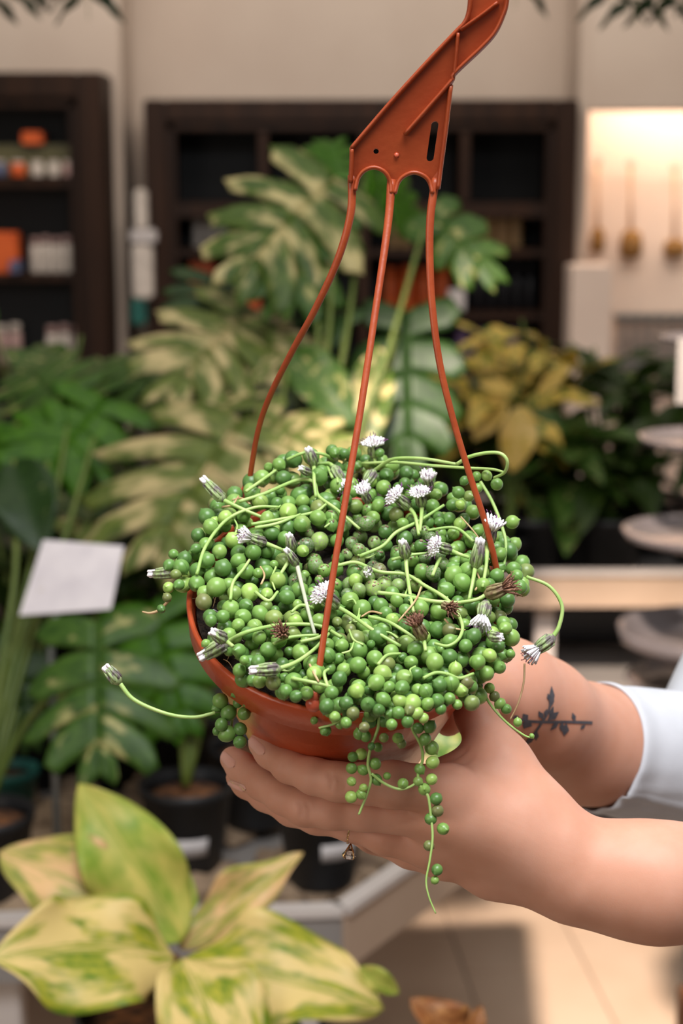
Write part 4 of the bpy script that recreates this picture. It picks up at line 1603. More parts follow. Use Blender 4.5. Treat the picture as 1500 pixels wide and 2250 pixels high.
ST = [
    [(525, 1102), (580, 1085), (650, 1056), (688, 1058), (700, 1090), (738, 1118), (790, 1162)],
    [(432, 1262), (452, 1200), (498, 1142), (560, 1115), (612, 1114)],
    [(552, 1152), (600, 1144), (688, 1126), (716, 1108)],
    [(560, 1160), (610, 1150), (660, 1130)],
    [(540, 1080), (590, 1045), (610, 1030)],
    [(630, 1010), (670, 995), (715, 1000), (735, 1020), (742, 1060)],
    [(690, 1020), (715, 1020), (730, 1050)],
    [(506, 1318), (512, 1280), (535, 1250), (548, 1230)],
    [(740, 1243), (782, 1236), (832, 1256), (890, 1262), (932, 1286), (985, 1320), (1014, 1368), (1010, 1400), (985, 1419), (955, 1414)],
    [(810, 1355), (850, 1365), (890, 1388), (920, 1410)],
    [(790, 1222), (840, 1200), (870, 1170), (920, 1145), (975, 1110)],
    [(860, 1230), (900, 1220), (940, 1215)],
    [(1040, 1190), (1000, 1160), (940, 1165)],
    [(950, 1265), (960, 1240), (968, 1225)],
    [(720, 1510), (712, 1480), (722, 1470)],
    [(660, 1410), (700, 1400), (725, 1380)],
    [(640, 1490), (690, 1500), (730, 1510)],
    [(830, 1660 - 200), (850, 1440), (880, 1436)],
    [(980, 1480), (1010, 1490), (1040, 1480)],
    [(930, 1490), (960, 1478), (1000, 1485)],
    [(560, 1300), (590, 1320), (610, 1300)],
    [(690, 1335), (660, 1330), (640, 1345)],
    [(600, 1415), (640, 1400), (700, 1395)],
]
for s in ST:
    stem(s, 3.6 + .8 * rng.random())
stem([(830, 1262 + 40), (880, 1308), (960, 1322), (1030, 1322), (1075, 1303)], 4.5)
# loops standing off at the upper right
stem([(815, 1042), (838, 1022), (868, 1008), (930, 1008), (1003, 1020)], 4.2, dlist=[.845, .838, .83, .82, .812])
stem([(1003, 1020), (1030, 1004), (1070, 995), (1100, 997), (1114, 1014), (1108, 1038), (1085, 1050)], 4.2, dlist=[.812, .808, .803, .80, .80, .804, .81])
stem([(795, 1018), (870, 1016), (950, 1023), (1020, 1028), (1080, 1031), (1108, 1038)], 3.4, dlist=[.85, .84, .828, .818, .81, .805])
stem([(1055, 1058), (1080, 1100), (1100, 1150), (1111, 1195), (1106, 1245), (1098, 1275)], 3.8, dlist=[.815, .812, .808, .804, .80, .797])
# trailing strands
stem([(545, 1478), (536, 1510), (522, 1545), (510, 1580), (508, 1615)], 3.4, dlist=[.765, .770, .775, .778, .78])
stem([(832, 1560), (830, 1600), (815, 1640), (808, 1680), (815, 1712), (806, 1745), (796, 1770), (788, 1790)], 3.2, dlist=[.742, .744, .746, .749, .750, .752, .753, .753])
stem([(816, 1700), (845, 1722), (878, 1734), (906, 1726), (920, 1710)], 3.2, dlist=[.749, .7495, .750, .750, .750])
stem([(895, 1560), (905, 1600), (925, 1640), (928, 1670), (918, 1702), (925, 1730), (940, 1750), (946, 1790), (950, 1840), (944, 1890), (936, 1935), (942, 1970), (957, 2007)], 3.2,
     dlist=[.742, .744, .747, .749, .75, .75, .75, .75, .749, .748, .747, .746, .745], taper=.5)
stem([(1020, 1470), (1050, 1500), (1075, 1545), (1110, 1585), (1150, 1615), (1172, 1622)], 3.0, dlist=[.765, .766, .767, .768, .768, .768], taper=.6)
stem([(700, 1600), (735, 1590), (760, 1572)], 2.6, const=.743)
stem([(1152, 1458), (1150, 1500), (1138, 1545), (1120, 1582)], 2.2, M_stem_dry, const=.785)
stem([(372, 1318), (350, 1340), (330, 1347), (312, 1344)], 3.2, M_stem_dry, const=.812, taper=.5)
stem([(925, 1290), (912, 1320), (875, 1365)], 2.4, M_stem_dry)
stem([(680, 1460), (690, 1480), (700, 1498)], 2.6, M_stem_dry, off=.006)
stem([(780, 1500), (810, 1540), (846, 1575)], 2.0, M_stem_dry, const=.742)
stem([(1012, 1135), (1050, 1180), (1075, 1230)], 1.6, M_stem_dry, off=.007)
for k in range(26):
    px, py = 480 + rng.random() * 600, 1080 + rng.random() * 420
    if in_poly(px, py, OUT):
        a = rng.random() * 6.28
        ln = 22 + 30 * rng.random()
        q = (px + math.cos(a) * ln, py + math.sin(a) * ln)
        m_ = (px + math.cos(a) * ln * .5 - math.sin(a) * 8, py + math.sin(a) * ln * .5 + math.cos(a) * 8)
        if in_poly(q[0], q[1], OUT):
            stem([(px, py), m_, q], 2.4, M_stem if k % 4 else M_stem_dry, off=.002)


# ------------------------------------------------------------------ flowers
def flower(tip, base, stalk, kind, dt=None, dbase=None, w=14, dst=None, smat=None):
    """kind: bud, white, open, brown; tip/base px; stalk px list from base on"""
    d0 = dbase if dbase else dd(*base) - .009
    d1 = dt if dt else d0 - .004
    Bp, Tp = P(base[0], base[1], d0), P(tip[0], tip[1], d1)
    ax = (Tp - Bp)
    L = ax.length
    ax.normalize()
    r = w / F * .79 / 2
    cal = M_calyx_brown if kind == 'brown' else M_calyx
    parts = [lathe([(r * .5, -r * .8), (r * .98, -r * .1), (r * 1.04, L * .2), (r * .82, L * .5), (r * .84, L * .74), (r * .6, L * .75)], Bp, ax, 12)]
    a_, e1, e2 = frame(ax)
    for k in range(8):        # raised sepals
        t = k * math.pi / 4
        u = e1 * math.cos(t) + e2 * math.sin(t)
        parts.append(tube([Bp + u * r * 1.0, Bp + u * r * .98 + ax * L * .4, Bp + u * r * .84 + ax * L * .78], [r * .22, r * .26, r * .12], 5))
    fl = obj('flower', join(*parts), cal, pp)
    end = Bp + ax * L * .74
    R = random.Random(int(tip[0] * 3 + tip[1]))
    pet = []
    if kind == 'bud':
        for k in range(9):
            t = k * .7
            u = (e1 * math.cos(t) + e2 * math.sin(t)) * r * (.25 + .42 * (k % 2))
            pet.append(tube([end + u - ax * r * .3, end + u * 1.05 + ax * L * .22, end + u * .9 + ax * L * .27], [r * .26, r * .28, r * .08], 6))
        obj('petals', join(*pet), M_white, fl)
    else:
        n = 70 if kind == 'open' else (34 if kind == 'white' else 24)
        spread = {'open': 1.15, 'white': .55, 'brown': .6}[kind]
        ln = {'open': .0040, 'white': .0056, 'brown': .0045}[kind] * (w / 22 if w > 22 else 1)
        stg = []
        for k in range(n):
            th = k * 2.399
            f = math.sqrt((k + .5) / n)
            u = e1 * math.cos(th) + e2 * math.sin(th)
            dr = (ax * math.cos(f * spread) + u * math.sin(f * spread)).normalized()
            s = end + u * r * .65 * f - ax * r * .2
            e = s + dr * ln * (.85 + .3 * R.random())
            pet.append(tube([s, s.lerp(e, .6), e], [.00025, .00045, .00055], 5))
            pet.append(lathe([(.0001, -.0003), (.0005, 0), (.0001, .0004)], e, dr, 5))
            if kind == 'brown' or k % 4 == 0:
                cu = e + dr * .0016 + u * .0005 + Vector((R.random() - .5, R.random() - .5, R.random() - .5)) * .0009
                stg.append(tube([e, e + dr * .0009, cu], [.0002, .00018, .00022], 4))
        obj('petals', join(*pet), M_brownp if kind == 'brown' else M_white, fl)
        if stg:
            obj('stigmas', join(*stg), M_brownp if kind == 'brown' else M_purple, fl)
    if stalk:
        pts = [Bp - ax * r * .5] + [P(x, y, (dst[i] if dst else dd(x, y) - max(.0015, .008 - .003 * i))) for i, (x, y) in enumerate(stalk)]
        rs_ = 4.2 / F * .79
        obj('stalk', tube(catmull(pts, 7), [rs_ * 1.25, rs_, rs_ * .9], 8), smat or M_stem, fl)
    return fl


flower((443, 1050), (486, 1094), [(510, 1108), (545, 1124), (580, 1138)], 'bud', w=24, dt=.822, dbase=.818)
flower((677, 983), (688, 1018), [(690, 1055), (694, 1092)], 'bud', w=22)
flower((658, 1028), (678, 1038), [], 'bud', w=18)
flower((325, 1262), (378, 1258), [], 'bud', w=23, dt=.808, dbase=.806)
flower((540, 1178), (578, 1192), [(605, 1202), (628, 1212)], 'white', w=22)
flower((635, 1172), (641, 1205), [(635, 1230), (616, 1262)], 'bud', w=20)
flower((628, 1205), (650, 1238), [(664, 1290), (678, 1345), (692, 1395)], 'bud', w=18, smat=M_stem_pale)
flower((437, 1447), (492, 1415), [(545, 1388), (620, 1373), (700, 1375), (750, 1400)], 'bud', w=28, dt=.752, dbase=.752)
flower((548, 1474), (606, 1470), [(650, 1455), (692, 1425), (722, 1392)], 'bud', w=24)
flower((464, 1387), (490, 1404), [(512, 1420)], 'bud', w=24)
flower((230, 1462), (257, 1494), [(295, 1538), (365, 1568), (425, 1576), (472, 1566)], 'bud', w=26, dt=.772, dbase=.772, dst=[.771, .77, .77, .772])
flower((884, 1186), (891, 1220), [(893, 1250), (900, 1300), (908, 1345)], 'bud', w=22)
flower((1056, 1182), (1045, 1240), [(1038, 1280), (1030, 1318)], 'bud', w=24)
flower((806, 1262), (808, 1252), [], 'bud', w=20)
flower((800, 1068), (818, 1040), [(826, 1030)], 'bud', w=24, dt=.835, dbase=.84)
flower((862, 1085), (895, 1112), [(912, 1135), (920, 1175)], 'open', w=24)
flower((820, 972), (822, 998), [(825, 1020)], 'open', w=26, dt=.848, dbase=.850)
flower((921, 1078), (926, 1108), [(925, 1140), (922, 1168)], 'open', w=22)
flower((940, 1050), (942, 1075), [], 'white', w=20)
flower((952, 1198), (985, 1208), [(1010, 1218), (1030, 1225)], 'open', w=22)
flower((706, 1300), (735, 1328), [(770, 1350), (820, 1385), (880, 1420)], 'open', w=28)
flower((1082, 1155), (1072, 1190), [(1068, 1240), (1060, 1290)], 'white', w=26)
flower((1172, 1433), (1208, 1405), [(1228, 1375), (1234, 1330), (1206, 1288), (1156, 1267)], 'white', w=28, dt=.785, dbase=.787, dst=[.788, .789, .79, .792])
flower((1118, 1288), (1075, 1304), [(1045, 1318), (1000, 1325)], 'brown', w=28)
flower((912, 1365), (928, 1398), [(935, 1430)], 'brown', w=24)
flower((1058, 1362), (1066, 1330), [], 'white', w=26)
flower((1104, 1401), (1080, 1398), [], 'bud', w=20)
flower((988, 1335), (975, 1330), [], 'brown', w=16)
flower((755, 1065), (735, 1030), [(722, 1018), (700, 1018)], 'white', w=22)
flower((618, 1388), (625, 1395), [], 'brown', w=20)
flower((800, 1080), (808, 1100), [], 'white', w=18)

# ================================================================== the person
def smin(a, b, k):
    h = np.clip(.5 + .5 * (b - a) / k, 0, 1)
    return b * (1 - h) + a * h - k * h * (1 - h)


class Field:
    def __init__(self, lo, hi, h):
        self.lo, self.h = np.array(lo, float), h
        self.n = np.ceil((np.array(hi) - self.lo) / h).astype(int) + 1

    def new(self):
        return np.full(self.n, .05, np.float32)

    def seg(self, D, p1, r1, p2, r2, k, squash=None):
        """smooth-union a round cone into D (computed only near it); squash = (axis, factor) flattens it"""
        p1, p2 = np.array(tuple(p1)), np.array(tuple(p2))
        pad = max(r1, r2) + .03 + k
        a = np.maximum(np.floor((np.minimum(p1, p2) - pad - self.lo) / self.h).astype(int), 0)
        b = np.minimum(np.ceil((np.maximum(p1, p2) + pad - self.lo) / self.h).astype(int) + 1, self.n)
        if (b <= a).any():
            return
        ax = [self.lo[i] + np.arange(a[i], b[i]) * self.h for i in range(3)]
        X, Y, Z = np.meshgrid(*ax, indexing='ij')
        d = p2 - p1
        dd_ = max(1e-12, (d * d).sum())
        t = np.clip(((X - p1[0]) * d[0] + (Y - p1[1]) * d[1] + (Z - p1[2]) * d[2]) / dd_, 0, 1)
        vx, vy, vz = X - p1[0] - t * d[0], Y - p1[1] - t * d[1], Z - p1[2] - t * d[2]
        if squash is not None:
            n, f = squash
            q = vx * n[0] + vy * n[1] + vz * n[2]
            e = (1 / f - 1) * q
            vx, vy, vz = vx + e * n[0], vy + e * n[1], vz + e * n[2]
        dist = (np.sqrt(vx * vx + vy * vy + vz * vz) - (r1 + (r2 - r1) * t)).astype(np.float32)
        sl = tuple(slice(a[i], b[i]) for i in range(3))
        D[sl] = smin(D[sl], dist, k)

    def chain(self, D, pts, k, squash=None):
        for (p, r), (q, s) in zip(pts[:-1], pts[1:]):
            self.seg(D, p, r, q, s, k, squash)

    def mesh(self, D):
        s = D < 0
        n = self.n
        c = np.zeros(n - 1, np.int8)
        for i in (0, 1):
            for j in (0, 1):
                for k in (0, 1):
                    c += s[i:n[0] - 1 + i, j:n[1] - 1 + j, k:n[2] - 1 + k]
        act = np.argwhere((c > 0) & (c < 8))
        idx = np.full(n - 1, -1, np.int64)
        idx[act[:, 0], act[:, 1], act[:, 2]] = np.arange(len(act))
        acc = np.zeros((len(act), 3))
        cnt = np.zeros(len(act))
        corners = [(i, j, k) for i in (0, 1) for j in (0, 1) for k in (0, 1)]
        for c0_ in corners:
            for axx in range(3):
                if c0_[axx] == 0:
                    c1_ = list(c0_)
                    c1_[axx] = 1
                    v0 = D[act[:, 0] + c0_[0], act[:, 1] + c0_[1], act[:, 2] + c0_[2]]
                    v1 = D[act[:, 0] + c1_[0], act[:, 1] + c1_[1], act[:, 2] + c1_[2]]
                    m = (v0 < 0) != (v1 < 0)
                    t = np.where(m, v0 / np.where(m, v0 - v1, 1), 0)
                    pos = np.repeat(np.array(c0_, float)[None], len(act), 0)
                    pos[:, axx] += t
                    acc[m] += pos[m]
                    cnt[m] += 1
        V = self.lo + (act + acc / cnt[:, None]) * self.h
        Q = []
        for axx in range(3):
            u, v = (axx + 1) % 3, (axx + 2) % 3
            a = [slice(None)] * 3
            b = [slice(None)] * 3
            a[axx], b[axx] = slice(0, -1), slice(1, None)
            s0, s1 = s[tuple(a)], s[tuple(b)]
            e = np.argwhere(s0 != s1)
            ok = (e[:, u] > 0) & (e[:, v] > 0) & (e[:, u] < n[u] - 1) & (e[:, v] < n[v] - 1)
            e = e[ok]
            inside = s0[e[:, 0], e[:, 1], e[:, 2]]

            def cell(du, dv):
                w = e.copy()
                w[:, u] -= du
                w[:, v] -= dv
                return idx[w[:, 0], w[:, 1], w[:, 2]]
            q = np.stack([cell(1, 1), cell(0, 1), cell(0, 0), cell(1, 0)], 1)
            q[~inside] = q[~inside][:, ::-1]
            Q.append(q)
        return V, np.vstack(Q)


def J(px, py, d, rpx):
    return (P(px, py, d), rpx / F * d)


def relax(V, Q, it=2, lam=.5):
    """light Laplacian smoothing"""
    e = np.vstack([Q[:, [0, 1]], Q[:, [1, 2]], Q[:, [2, 3]], Q[:, [3, 0]]])
    deg = np.bincount(e.ravel(), minlength=len(V)).astype(float)
    for s_ in (lam, -lam * 1.02) * it:
        S = np.zeros_like(V)
        for c in range(3):
            S[:, c] = np.bincount(e[:, 0], V[e[:, 1], c], len(V)) + np.bincount(e[:, 1], V[e[:, 0], c], len(V))
        V = V + s_ * (S / deg[:, None] - V)
    return V


# ---- left hand and forearm, in front of the pot
elbowL = Vector((.375, .80, 1.262))
F1 = Field((-.075, .70, 1.20), (.20, .92, 1.42), .0011)
D_f = F1.new()
fingers = {
    'index': [J(574, 1635, .806, 29), J(594, 1654, .800, 32), J(634, 1684, .790, 34), J(690, 1706, .782, 38), J(742, 1718, .778, 41), J(800, 1722, .776, 43), J(860, 1724, .777, 50), J(985, 1738, .786, 56)],
    'middle': [J(511, 1668, .832, 28), J(532, 1688, .826, 32), J(574, 1720, .814, 35), J(622, 1750, .804, 37), J(670, 1773, .797, 41), J(730, 1782, .793, 39), J(800, 1784, .791, 41), J(965, 1795, .791, 52)],
    'ring': [J(519, 1709, .848, 23), J(540, 1724, .842, 27), J(582, 1750, .832, 30), J(640, 1780, .821, 33), J(695, 1797, .813, 34), J(770, 1814, .807, 33), J(845, 1840, .803, 36), J(938, 1860, .803, 46)],
    'little': [J(640, 1760, .850, 22), J(700, 1790, .838, 26), J(760, 1815, .826, 29), J(820, 1842, .818, 31), J(900, 1872, .812, 34), J(970, 1893, .810, 36)],
}
for nm, ch in fingers.items():
    Df = F1.new()
    F1.chain(Df, ch, .004)
    D_f = smin(D_f, Df, .0012)
# knuckle pads
D_p = F1.new()
K = .014
F1.seg(D_p, *J(985, 1738, .788, 50), *J(1200, 1838, .800, 74), K)
F1.seg(D_p, *J(968, 1795, .792, 50), *J(1215, 1872, .800, 82), K)
F1.seg(D_p, *J(945, 1855, .802, 44), *J(1200, 1905, .806, 78), K)
F1.seg(D_p, *J(972, 1890, .812, 34), *J(1080, 1918, .812, 48), .010)
F1.seg(D_p, *J(1080, 1918, .812, 48), *J(1215, 1926, .810, 78), .010)
# thumb metacarpal, web and thumb
F1.seg(D_p, *J(1228, 1842, .806, 62), *J(1158, 1768, .806, 62), K)
F1.seg(D_p, *J(1158, 1768, .806, 62), *J(1103, 1672, .812, 54), K)
F1.seg(D_p, *J(1103, 1672, .812, 54), *J(1046, 1574, .824, 42), .010)
F1.seg(D_p, *J(1046, 1574, .824, 42), *J(1018, 1500, .838, 40), .006)
F1.seg(D_p, *J(1018, 1500, .838, 40), *J(1004, 1440, .850, 30), .006)
F1.seg(D_p, *J(1090, 1712, .812, 56), *J(1000, 1728, .806, 54), K)
F1.seg(D_p, *J(1062, 1690, .818, 40), *J(975, 1712, .815, 38), K)
F1.seg(D_p, *J(1110, 1800, .800, 66), *J(1010, 1790, .795, 56), K)
# wrist and forearm
F1.seg(D_p, *J(1225, 1885, .806, 86), *J(1285, 1918, .805, 102), .010)
F1.seg(D_p, *J(1285, 1918, .805, 102), *J(1370, 1931, .804, 109), .012)
F1.seg(D_p, *J(1370, 1931, .804, 109), *J(1450, 1940, .803, 116), .012)
pf, rf = J(1450, 1940, .803, 117)
F1.seg(D_p, pf, rf, elbowL, .037, .016)
D1 = smin(D_f, D_p, .006)
V1, Q1 = F1.mesh(D1)
tmp = BVHTree.FromPolygons([tuple(v) for v in V1], Q1.tolist())
# creases over the finger joints and in the web of the thumb
GX = [F1.lo[i] + np.arange(F1.n[i]) * F1.h for i in range(3)]
for wd, dp, line in ((.0011, .0007, [(722, 1698), (729, 1716), (727, 1738)]), (.0011, .0007, [(736, 1700), (745, 1718), (742, 1742)]),
                     (.0010, .0005, [(750, 1705), (758, 1720), (755, 1738)]),
                     (.0011, .0006, [(656, 1762), (664, 1780), (661, 1796)]), (.0011, .0006, [(670, 1764), (679, 1782), (676, 1800)]),
                     (.0010, .0004, [(616, 1664), (606, 1682)]), (.0010, .0004, [(626, 1672), (617, 1690)]),
                     (.0014, .0009, [(968, 1676), (1000, 1664), (1022, 1648)]), (.0014, .0007, [(985, 1690), (1015, 1678), (1036, 1662)])):
    for q in catmull(line, 8):
        d_ = (P(q[0], q[1], 1) - CAM).normalized()
        hh = tmp.ray_cast(CAM, d_)
        if hh[0] is None:
            continue
        c_ = np.array(tuple(hh[0]))
        ia = [max(0, int((c_[i] - .004 - F1.lo[i]) / F1.h)) for i in range(3)]
        ib = [int((c_[i] + .004 - F1.lo[i]) / F1.h) + 1 for i in range(3)]
        X, Y, Z = np.meshgrid(*[GX[i][ia[i]:ib[i]] for i in range(3)], indexing='ij')
        q2 = (X - c_[0]) ** 2 + (Y - c_[1]) ** 2 + (Z - c_[2]) ** 2
        D1[ia[0]:ib[0], ia[1]:ib[1], ia[2]:ib[2]] += (dp * .45 * np.exp(-q2 / wd ** 2)).astype(np.float32)
V1, Q1 = F1.mesh(D1)
V1 = relax(V1, Q1, 1)

# ---- right arm behind the pot, its hand closing on the far side
elbowR = P(1600, 1685, 1.06)
F2 = Field((-.02, .78, 1.18), (.235, 1.12, 1.50), .0017)
D2 = F2.new()
F2.seg(D2, elbowR, .037, *J(1285, 1634, .985, 129), .005)
F2.seg(D2, *J(1285, 1634, .985, 129), *J(1175, 1562, .935, 106), .008)
F2.seg(D2, *J(1175, 1562, .935, 106), *J(1110, 1510, .91, 92), .02)
F2.seg(D2, *J(1110, 1510, .91, 92), *J(1020, 1470, .915, 80), .02)      # palm
F2.seg(D2, *J(1100, 1540, .905, 70), *J(1000, 1530, .905, 60), .02)
D2f = F2.new()
for ch in ([J(1010, 1440, .92, 46), J(930, 1410, .925, 40), J(860, 1400, .925, 36), J(800, 1410, .92, 30)],
           [J(1000, 1480, .92, 46), J(910, 1470, .925, 40), J(840, 1470, .92, 36), J(780, 1480, .915, 30)],
           [J(1000, 1520, .915, 44), J(920, 1525, .915, 38), J(860, 1530, .91, 34), J(800, 1540, .905, 28)],
           [J(1010, 1545, .905, 38), J(950, 1565, .90, 33), J(905, 1575, .895, 28), J(870, 1580, .89, 25)],
           [J(1075, 1530, .88, 50), J(1020, 1560, .862, 40), J(988, 1578, .856, 33), J(983, 1590, .853, 27)]):
    Dg = F2.new()
    F2.chain(Dg, ch, .004)
    D2f = smin(D2f, Dg, .0012)
D2 = smin(D2, D2f, .008)
V2, Q2 = F2.mesh(D2)
V2 = relax(V2, Q2, 2)

# ---- upper arms, trunk, neck, head, legs (outside the frame to the right)
shL, shR = Vector((.50, .95, 1.44)), Vector((.42, 1.26, 1.44))
neck = Vector((.475, 1.105, 1.50))
F3 = Field((.06, .60, -.02), (.80, 1.50, 1.86), .0095)


def body_field(D, g, arms=True, head=True, legs=True, elow=True):
    s = F3.seg
    if arms:
        if elow:
            s(D, pf, rf + g, elbowL, .037 + g, .02)
            pr, rr2 = J(1285, 1632, .985, 118)
            s(D, pr, rr2 + g, elbowR, .041 + g, .02)
        s(D, elbowL, .040 + g, shL, .050 + g, .02)
        s(D, elbowR, .043 + g, shR, .052 + g, .02)
    s(D, shL, .055 + g, shR, .055 + g, .04)
    t1, t2 = Vector((.48, 1.03, 1.34)), Vector((.46, 1.18, 1.34))
    b1, b2 = Vector((.49, 1.03, 1.02)), Vector((.49, 1.18, 1.02))
    s(D, t1, .105 + g, b1, .092 + g, .05)
    s(D, t2, .105 + g, b2, .092 + g, .05)
    s(D, b1, .092 + g, Vector((.50, 1.01, .88)), .118 + g, .05)
    s(D, b2, .092 + g, Vector((.50, 1.20, .88)), .118 + g, .05)
    if head:
        s(D, neck - Vector((0, 0, .06)), .055, neck + Vector((-.01, 0, .06)), .05, .02)
        s(D, neck + Vector((-.02, 0, .17)), .088, neck + Vector((-.015, 0, .22)), .088, .03)
        s(D, neck + Vector((-.045, 0, .10)), .052, neck + Vector((-.05, 0, .16)), .06, .03)
        s(D, neck + Vector((-.11, 0, .16)), .009, neck + Vector((-.122, 0, .135)), .012, .012)
    if legs:
        for yy in (1.01, 1.20):
            s(D, Vector((.50, yy, .86)), .095 + g, Vector((.50, yy, .48)), .058 + g, .03)
            s(D, Vector((.50, yy, .48)), .058 + g, Vector((.52, yy, .08)), .04 + g, .02)
            s(D, Vector((.52, yy, .04)), .045, Vector((.37, yy, .035)), .036, .02)


D3 = F3.new()
body_field(D3, 0)
V3, Q3 = F3.mesh(D3)
V3 = relax(V3, Q3, 2)


def crop(V, Q, keep):
    """drop the quads whose centre fails keep()"""
    m = keep(V[Q].mean(1))
    Q = Q[m]
    u, inv = np.unique(Q, return_inverse=True)
    return V[u], inv.reshape(Q.shape)


# the fine arms meet the coarse body under the sleeve / past the frame
V3, Q3 = crop(V3, Q3, lambda c: ~((c[:, 0] < .17) & (c[:, 1] < 1.10)))
allV = np.vstack([V1, V2, V3])
allQ = np.vstack([Q1, Q2 + len(V1), Q3 + len(V1) + len(V2)])
me = bpy.data.meshes.new('person')
base = np.array([.45, 1.1, 0])
me.from_pydata((allV - base).tolist(), [], allQ.tolist())
me.materials.append(M_skin)
me.polygons.foreach_set('use_smooth', [True] * len(me.polygons))
person = bpy.data.objects.new('person', me)
link(person, base)
tag(person, 'person at the right with a forearm tattoo and white sleeve holding the hanging pot', 'person')
bvh1 = BVHTree.FromPolygons([tuple(v) for v in V1], Q1.tolist())
bvh2 = BVHTree.FromPolygons([tuple(v) for v in V2], Q2.tolist())


def hit(bvh, px, py, off=.0003):
    d = (P(px, py, 1) - CAM).normalized()
    h = bvh.ray_cast(CAM, d)
    if h[0] is None:
        return None
    n = h[1] if h[1].dot(d) < 0 else -h[1]
    return h[0] + n * off


# ---- shirt
def shirt_mesh():
    F4 = Field((.10, .74, .74), (.78, 1.46, 1.56), .008)
    global F3
    keep = F3
    F3 = F4
    D = F4.new()
    body_field(D, .007, arms=True, head=False, legs=False, elow=False)
    F3 = keep
    V, Q = F4.mesh(D)
    return crop(relax(V, Q, 3), Q, lambda c: (c[:, 2] > .80) & ~((c[:, 0] < .42) & (c[:, 1] < .84)))


Vs, Qs = shirt_mesh()
o = obj('shirt', (Vs, Qs.tolist()), M_shirt, person)
# right sleeve: fitted tube from cuff to elbow with a seam and gathered folds
cuff_c = P(1335, 1640, 1.012)
axis_s = (elbowR - P(1285, 1632, .985)).normalized()
a_, s1, s2 = frame(axis_s, UP)
V, Q = [], []
nl, na = 40, 96
c_start = P(1308, 1640, .992)
Ls = (elbowR - c_start).length + .03
for i in range(nl + 1):
    t = i / nl
    c = c_start + axis_s * (Ls * t)
    R0 = .0370 + .010 * t
    for k in range(na):
        a = 2 * math.pi * k / na
        u = s1 * math.cos(a) + s2 * math.sin(a)
        low = math.exp(-((a - 2.55) / .5) ** 2)
        fold = .0011 * math.sin(a * 15 + 9 * t) * low * math.exp(-t * 3)
        band = .0011 * math.exp(-((t - .02) / .03) ** 2) - .0006 * math.exp(-((t - .11) / .03) ** 2)
        seam = .0020 * math.exp(-((a - 2.30 + .1 * t) / .04) ** 2)
        bag = .004 * max(0, -math.cos(a)) * t
        V.append(c + u * (R0 + fold + band + seam + bag))
for i in range(nl):
    for k in range(na):
        k2 = (k + 1) % na
        Q.append((i * na + k, i * na + k2, (i + 1) * na + k2, (i + 1) * na + k))
o = obj('sleeve', (V, Q), M_shirt, person)
md = o.modifiers.new('thickness', 'SOLIDIFY')
md.thickness = .0011
md.offset = -1
# upper sleeve of the same arm
o = obj('sleeve', tube(catmull([elbowR - (shR - elbowR) * .17, elbowR - (shR - elbowR) * .10, elbowR, elbowR.lerp(shR, .4), shR], 5), [.02, .046, .054, .060, .066], 40), M_shirt, person)
# trousers and hair, out of frame
Fp = Field((.30, .84, .0), (.70, 1.38, 1.0), .012)
F3k = F3
F3 = Fp
Dp = Fp.new()
body_field(Dp, .010, arms=False, head=False, legs=True)
F3 = F3k
Vp, Qp = Fp.mesh(Dp)
Vp, Qp = crop(relax(Vp, Qp, 2), Qp, lambda c: (c[:, 2] > .11) & (c[:, 2] < .96))
obj('trousers', (Vp, Qp.tolist()), M_bottle, person)
Fh = Field((.30, .94, 1.34), (.64, 1.27, 1.86), .008)
Dh = Fh.new()
Fh.seg(Dh, neck + Vector((.015, 0, .19)), .10, neck + Vector((.015, 0, .22)), .098, .03)
Fh.seg(Dh, neck + Vector((.05, 0, .16)), .085, neck + Vector((.07, 0, -.08)), .06, .03)
Vh, Qh = Fh.mesh(Dh)
obj('hair', (relax(Vh, Qh, 2), Qh.tolist()), M_stalk_b, person)
for s in (-1, 1):
    obj('eye', lathe([(.001, -.012), (.009, -.008), (.012, 0), (.009, .008), (.001, .012)], neck + Vector((-.098, .032 * s, .175)), (1, 0, 0), 14), M_white, person)
obj('lips', tube([neck + Vector((-.102, -.022, .098)), neck + Vector((-.109, 0, .10)), neck + Vector((-.102, .022, .098))], [.003, .006, .003], 8), M_nail, person)


# ---- fingernails: thin plates on the fingertips
def nail(c0_, c1_, w0, w1, bvh=bvh1):
    """from the free edge c0 to the cuticle c1 (px), half widths w0,w1 px"""
    c0_, c1_ = np.array(c0_, float), np.array(c1_, float)
    ax = (c1_ - c0_) / np.linalg.norm(c1_ - c0_)
    nx = np.array([-ax[1], ax[0]])
    V, Q = [], []
    nu, nv = 8, 8
    for i in range(nu + 1):
        t = i / nu
        c = c0_ + (c1_ - c0_) * t
        w = (w0 + (w1 - w0) * t) * math.sqrt(max(.05, 1 - max(0, (t - .72) / .28) ** 2)) * math.sqrt(max(.2, 1 - max(0, (.1 - t) / .1) ** 2 * .5))
        for j in range(nv + 1):
            s = 2 * j / nv - 1
            p = c + nx * s * w
            h = hit(bvh, p[0], p[1], .00045 - .00035 * abs(s) ** 3)
            if h is None:
                h = V[-1] if V else P(p[0], p[1], .80)
            V.append(h)
    for i in range(nu):
        for j in range(nv):
            a = i * (nv + 1) + j
            Q.append((a, a + 1, a + nv + 2, a + nv + 1))
    return obj('fingernail', (V, Q), M_nail, person)


nail((549, 1625), (580, 1656), 10, 12)
nail((485, 1655), (514, 1685), 9, 12)
nail((502, 1719), (540, 1735), 7, 8)

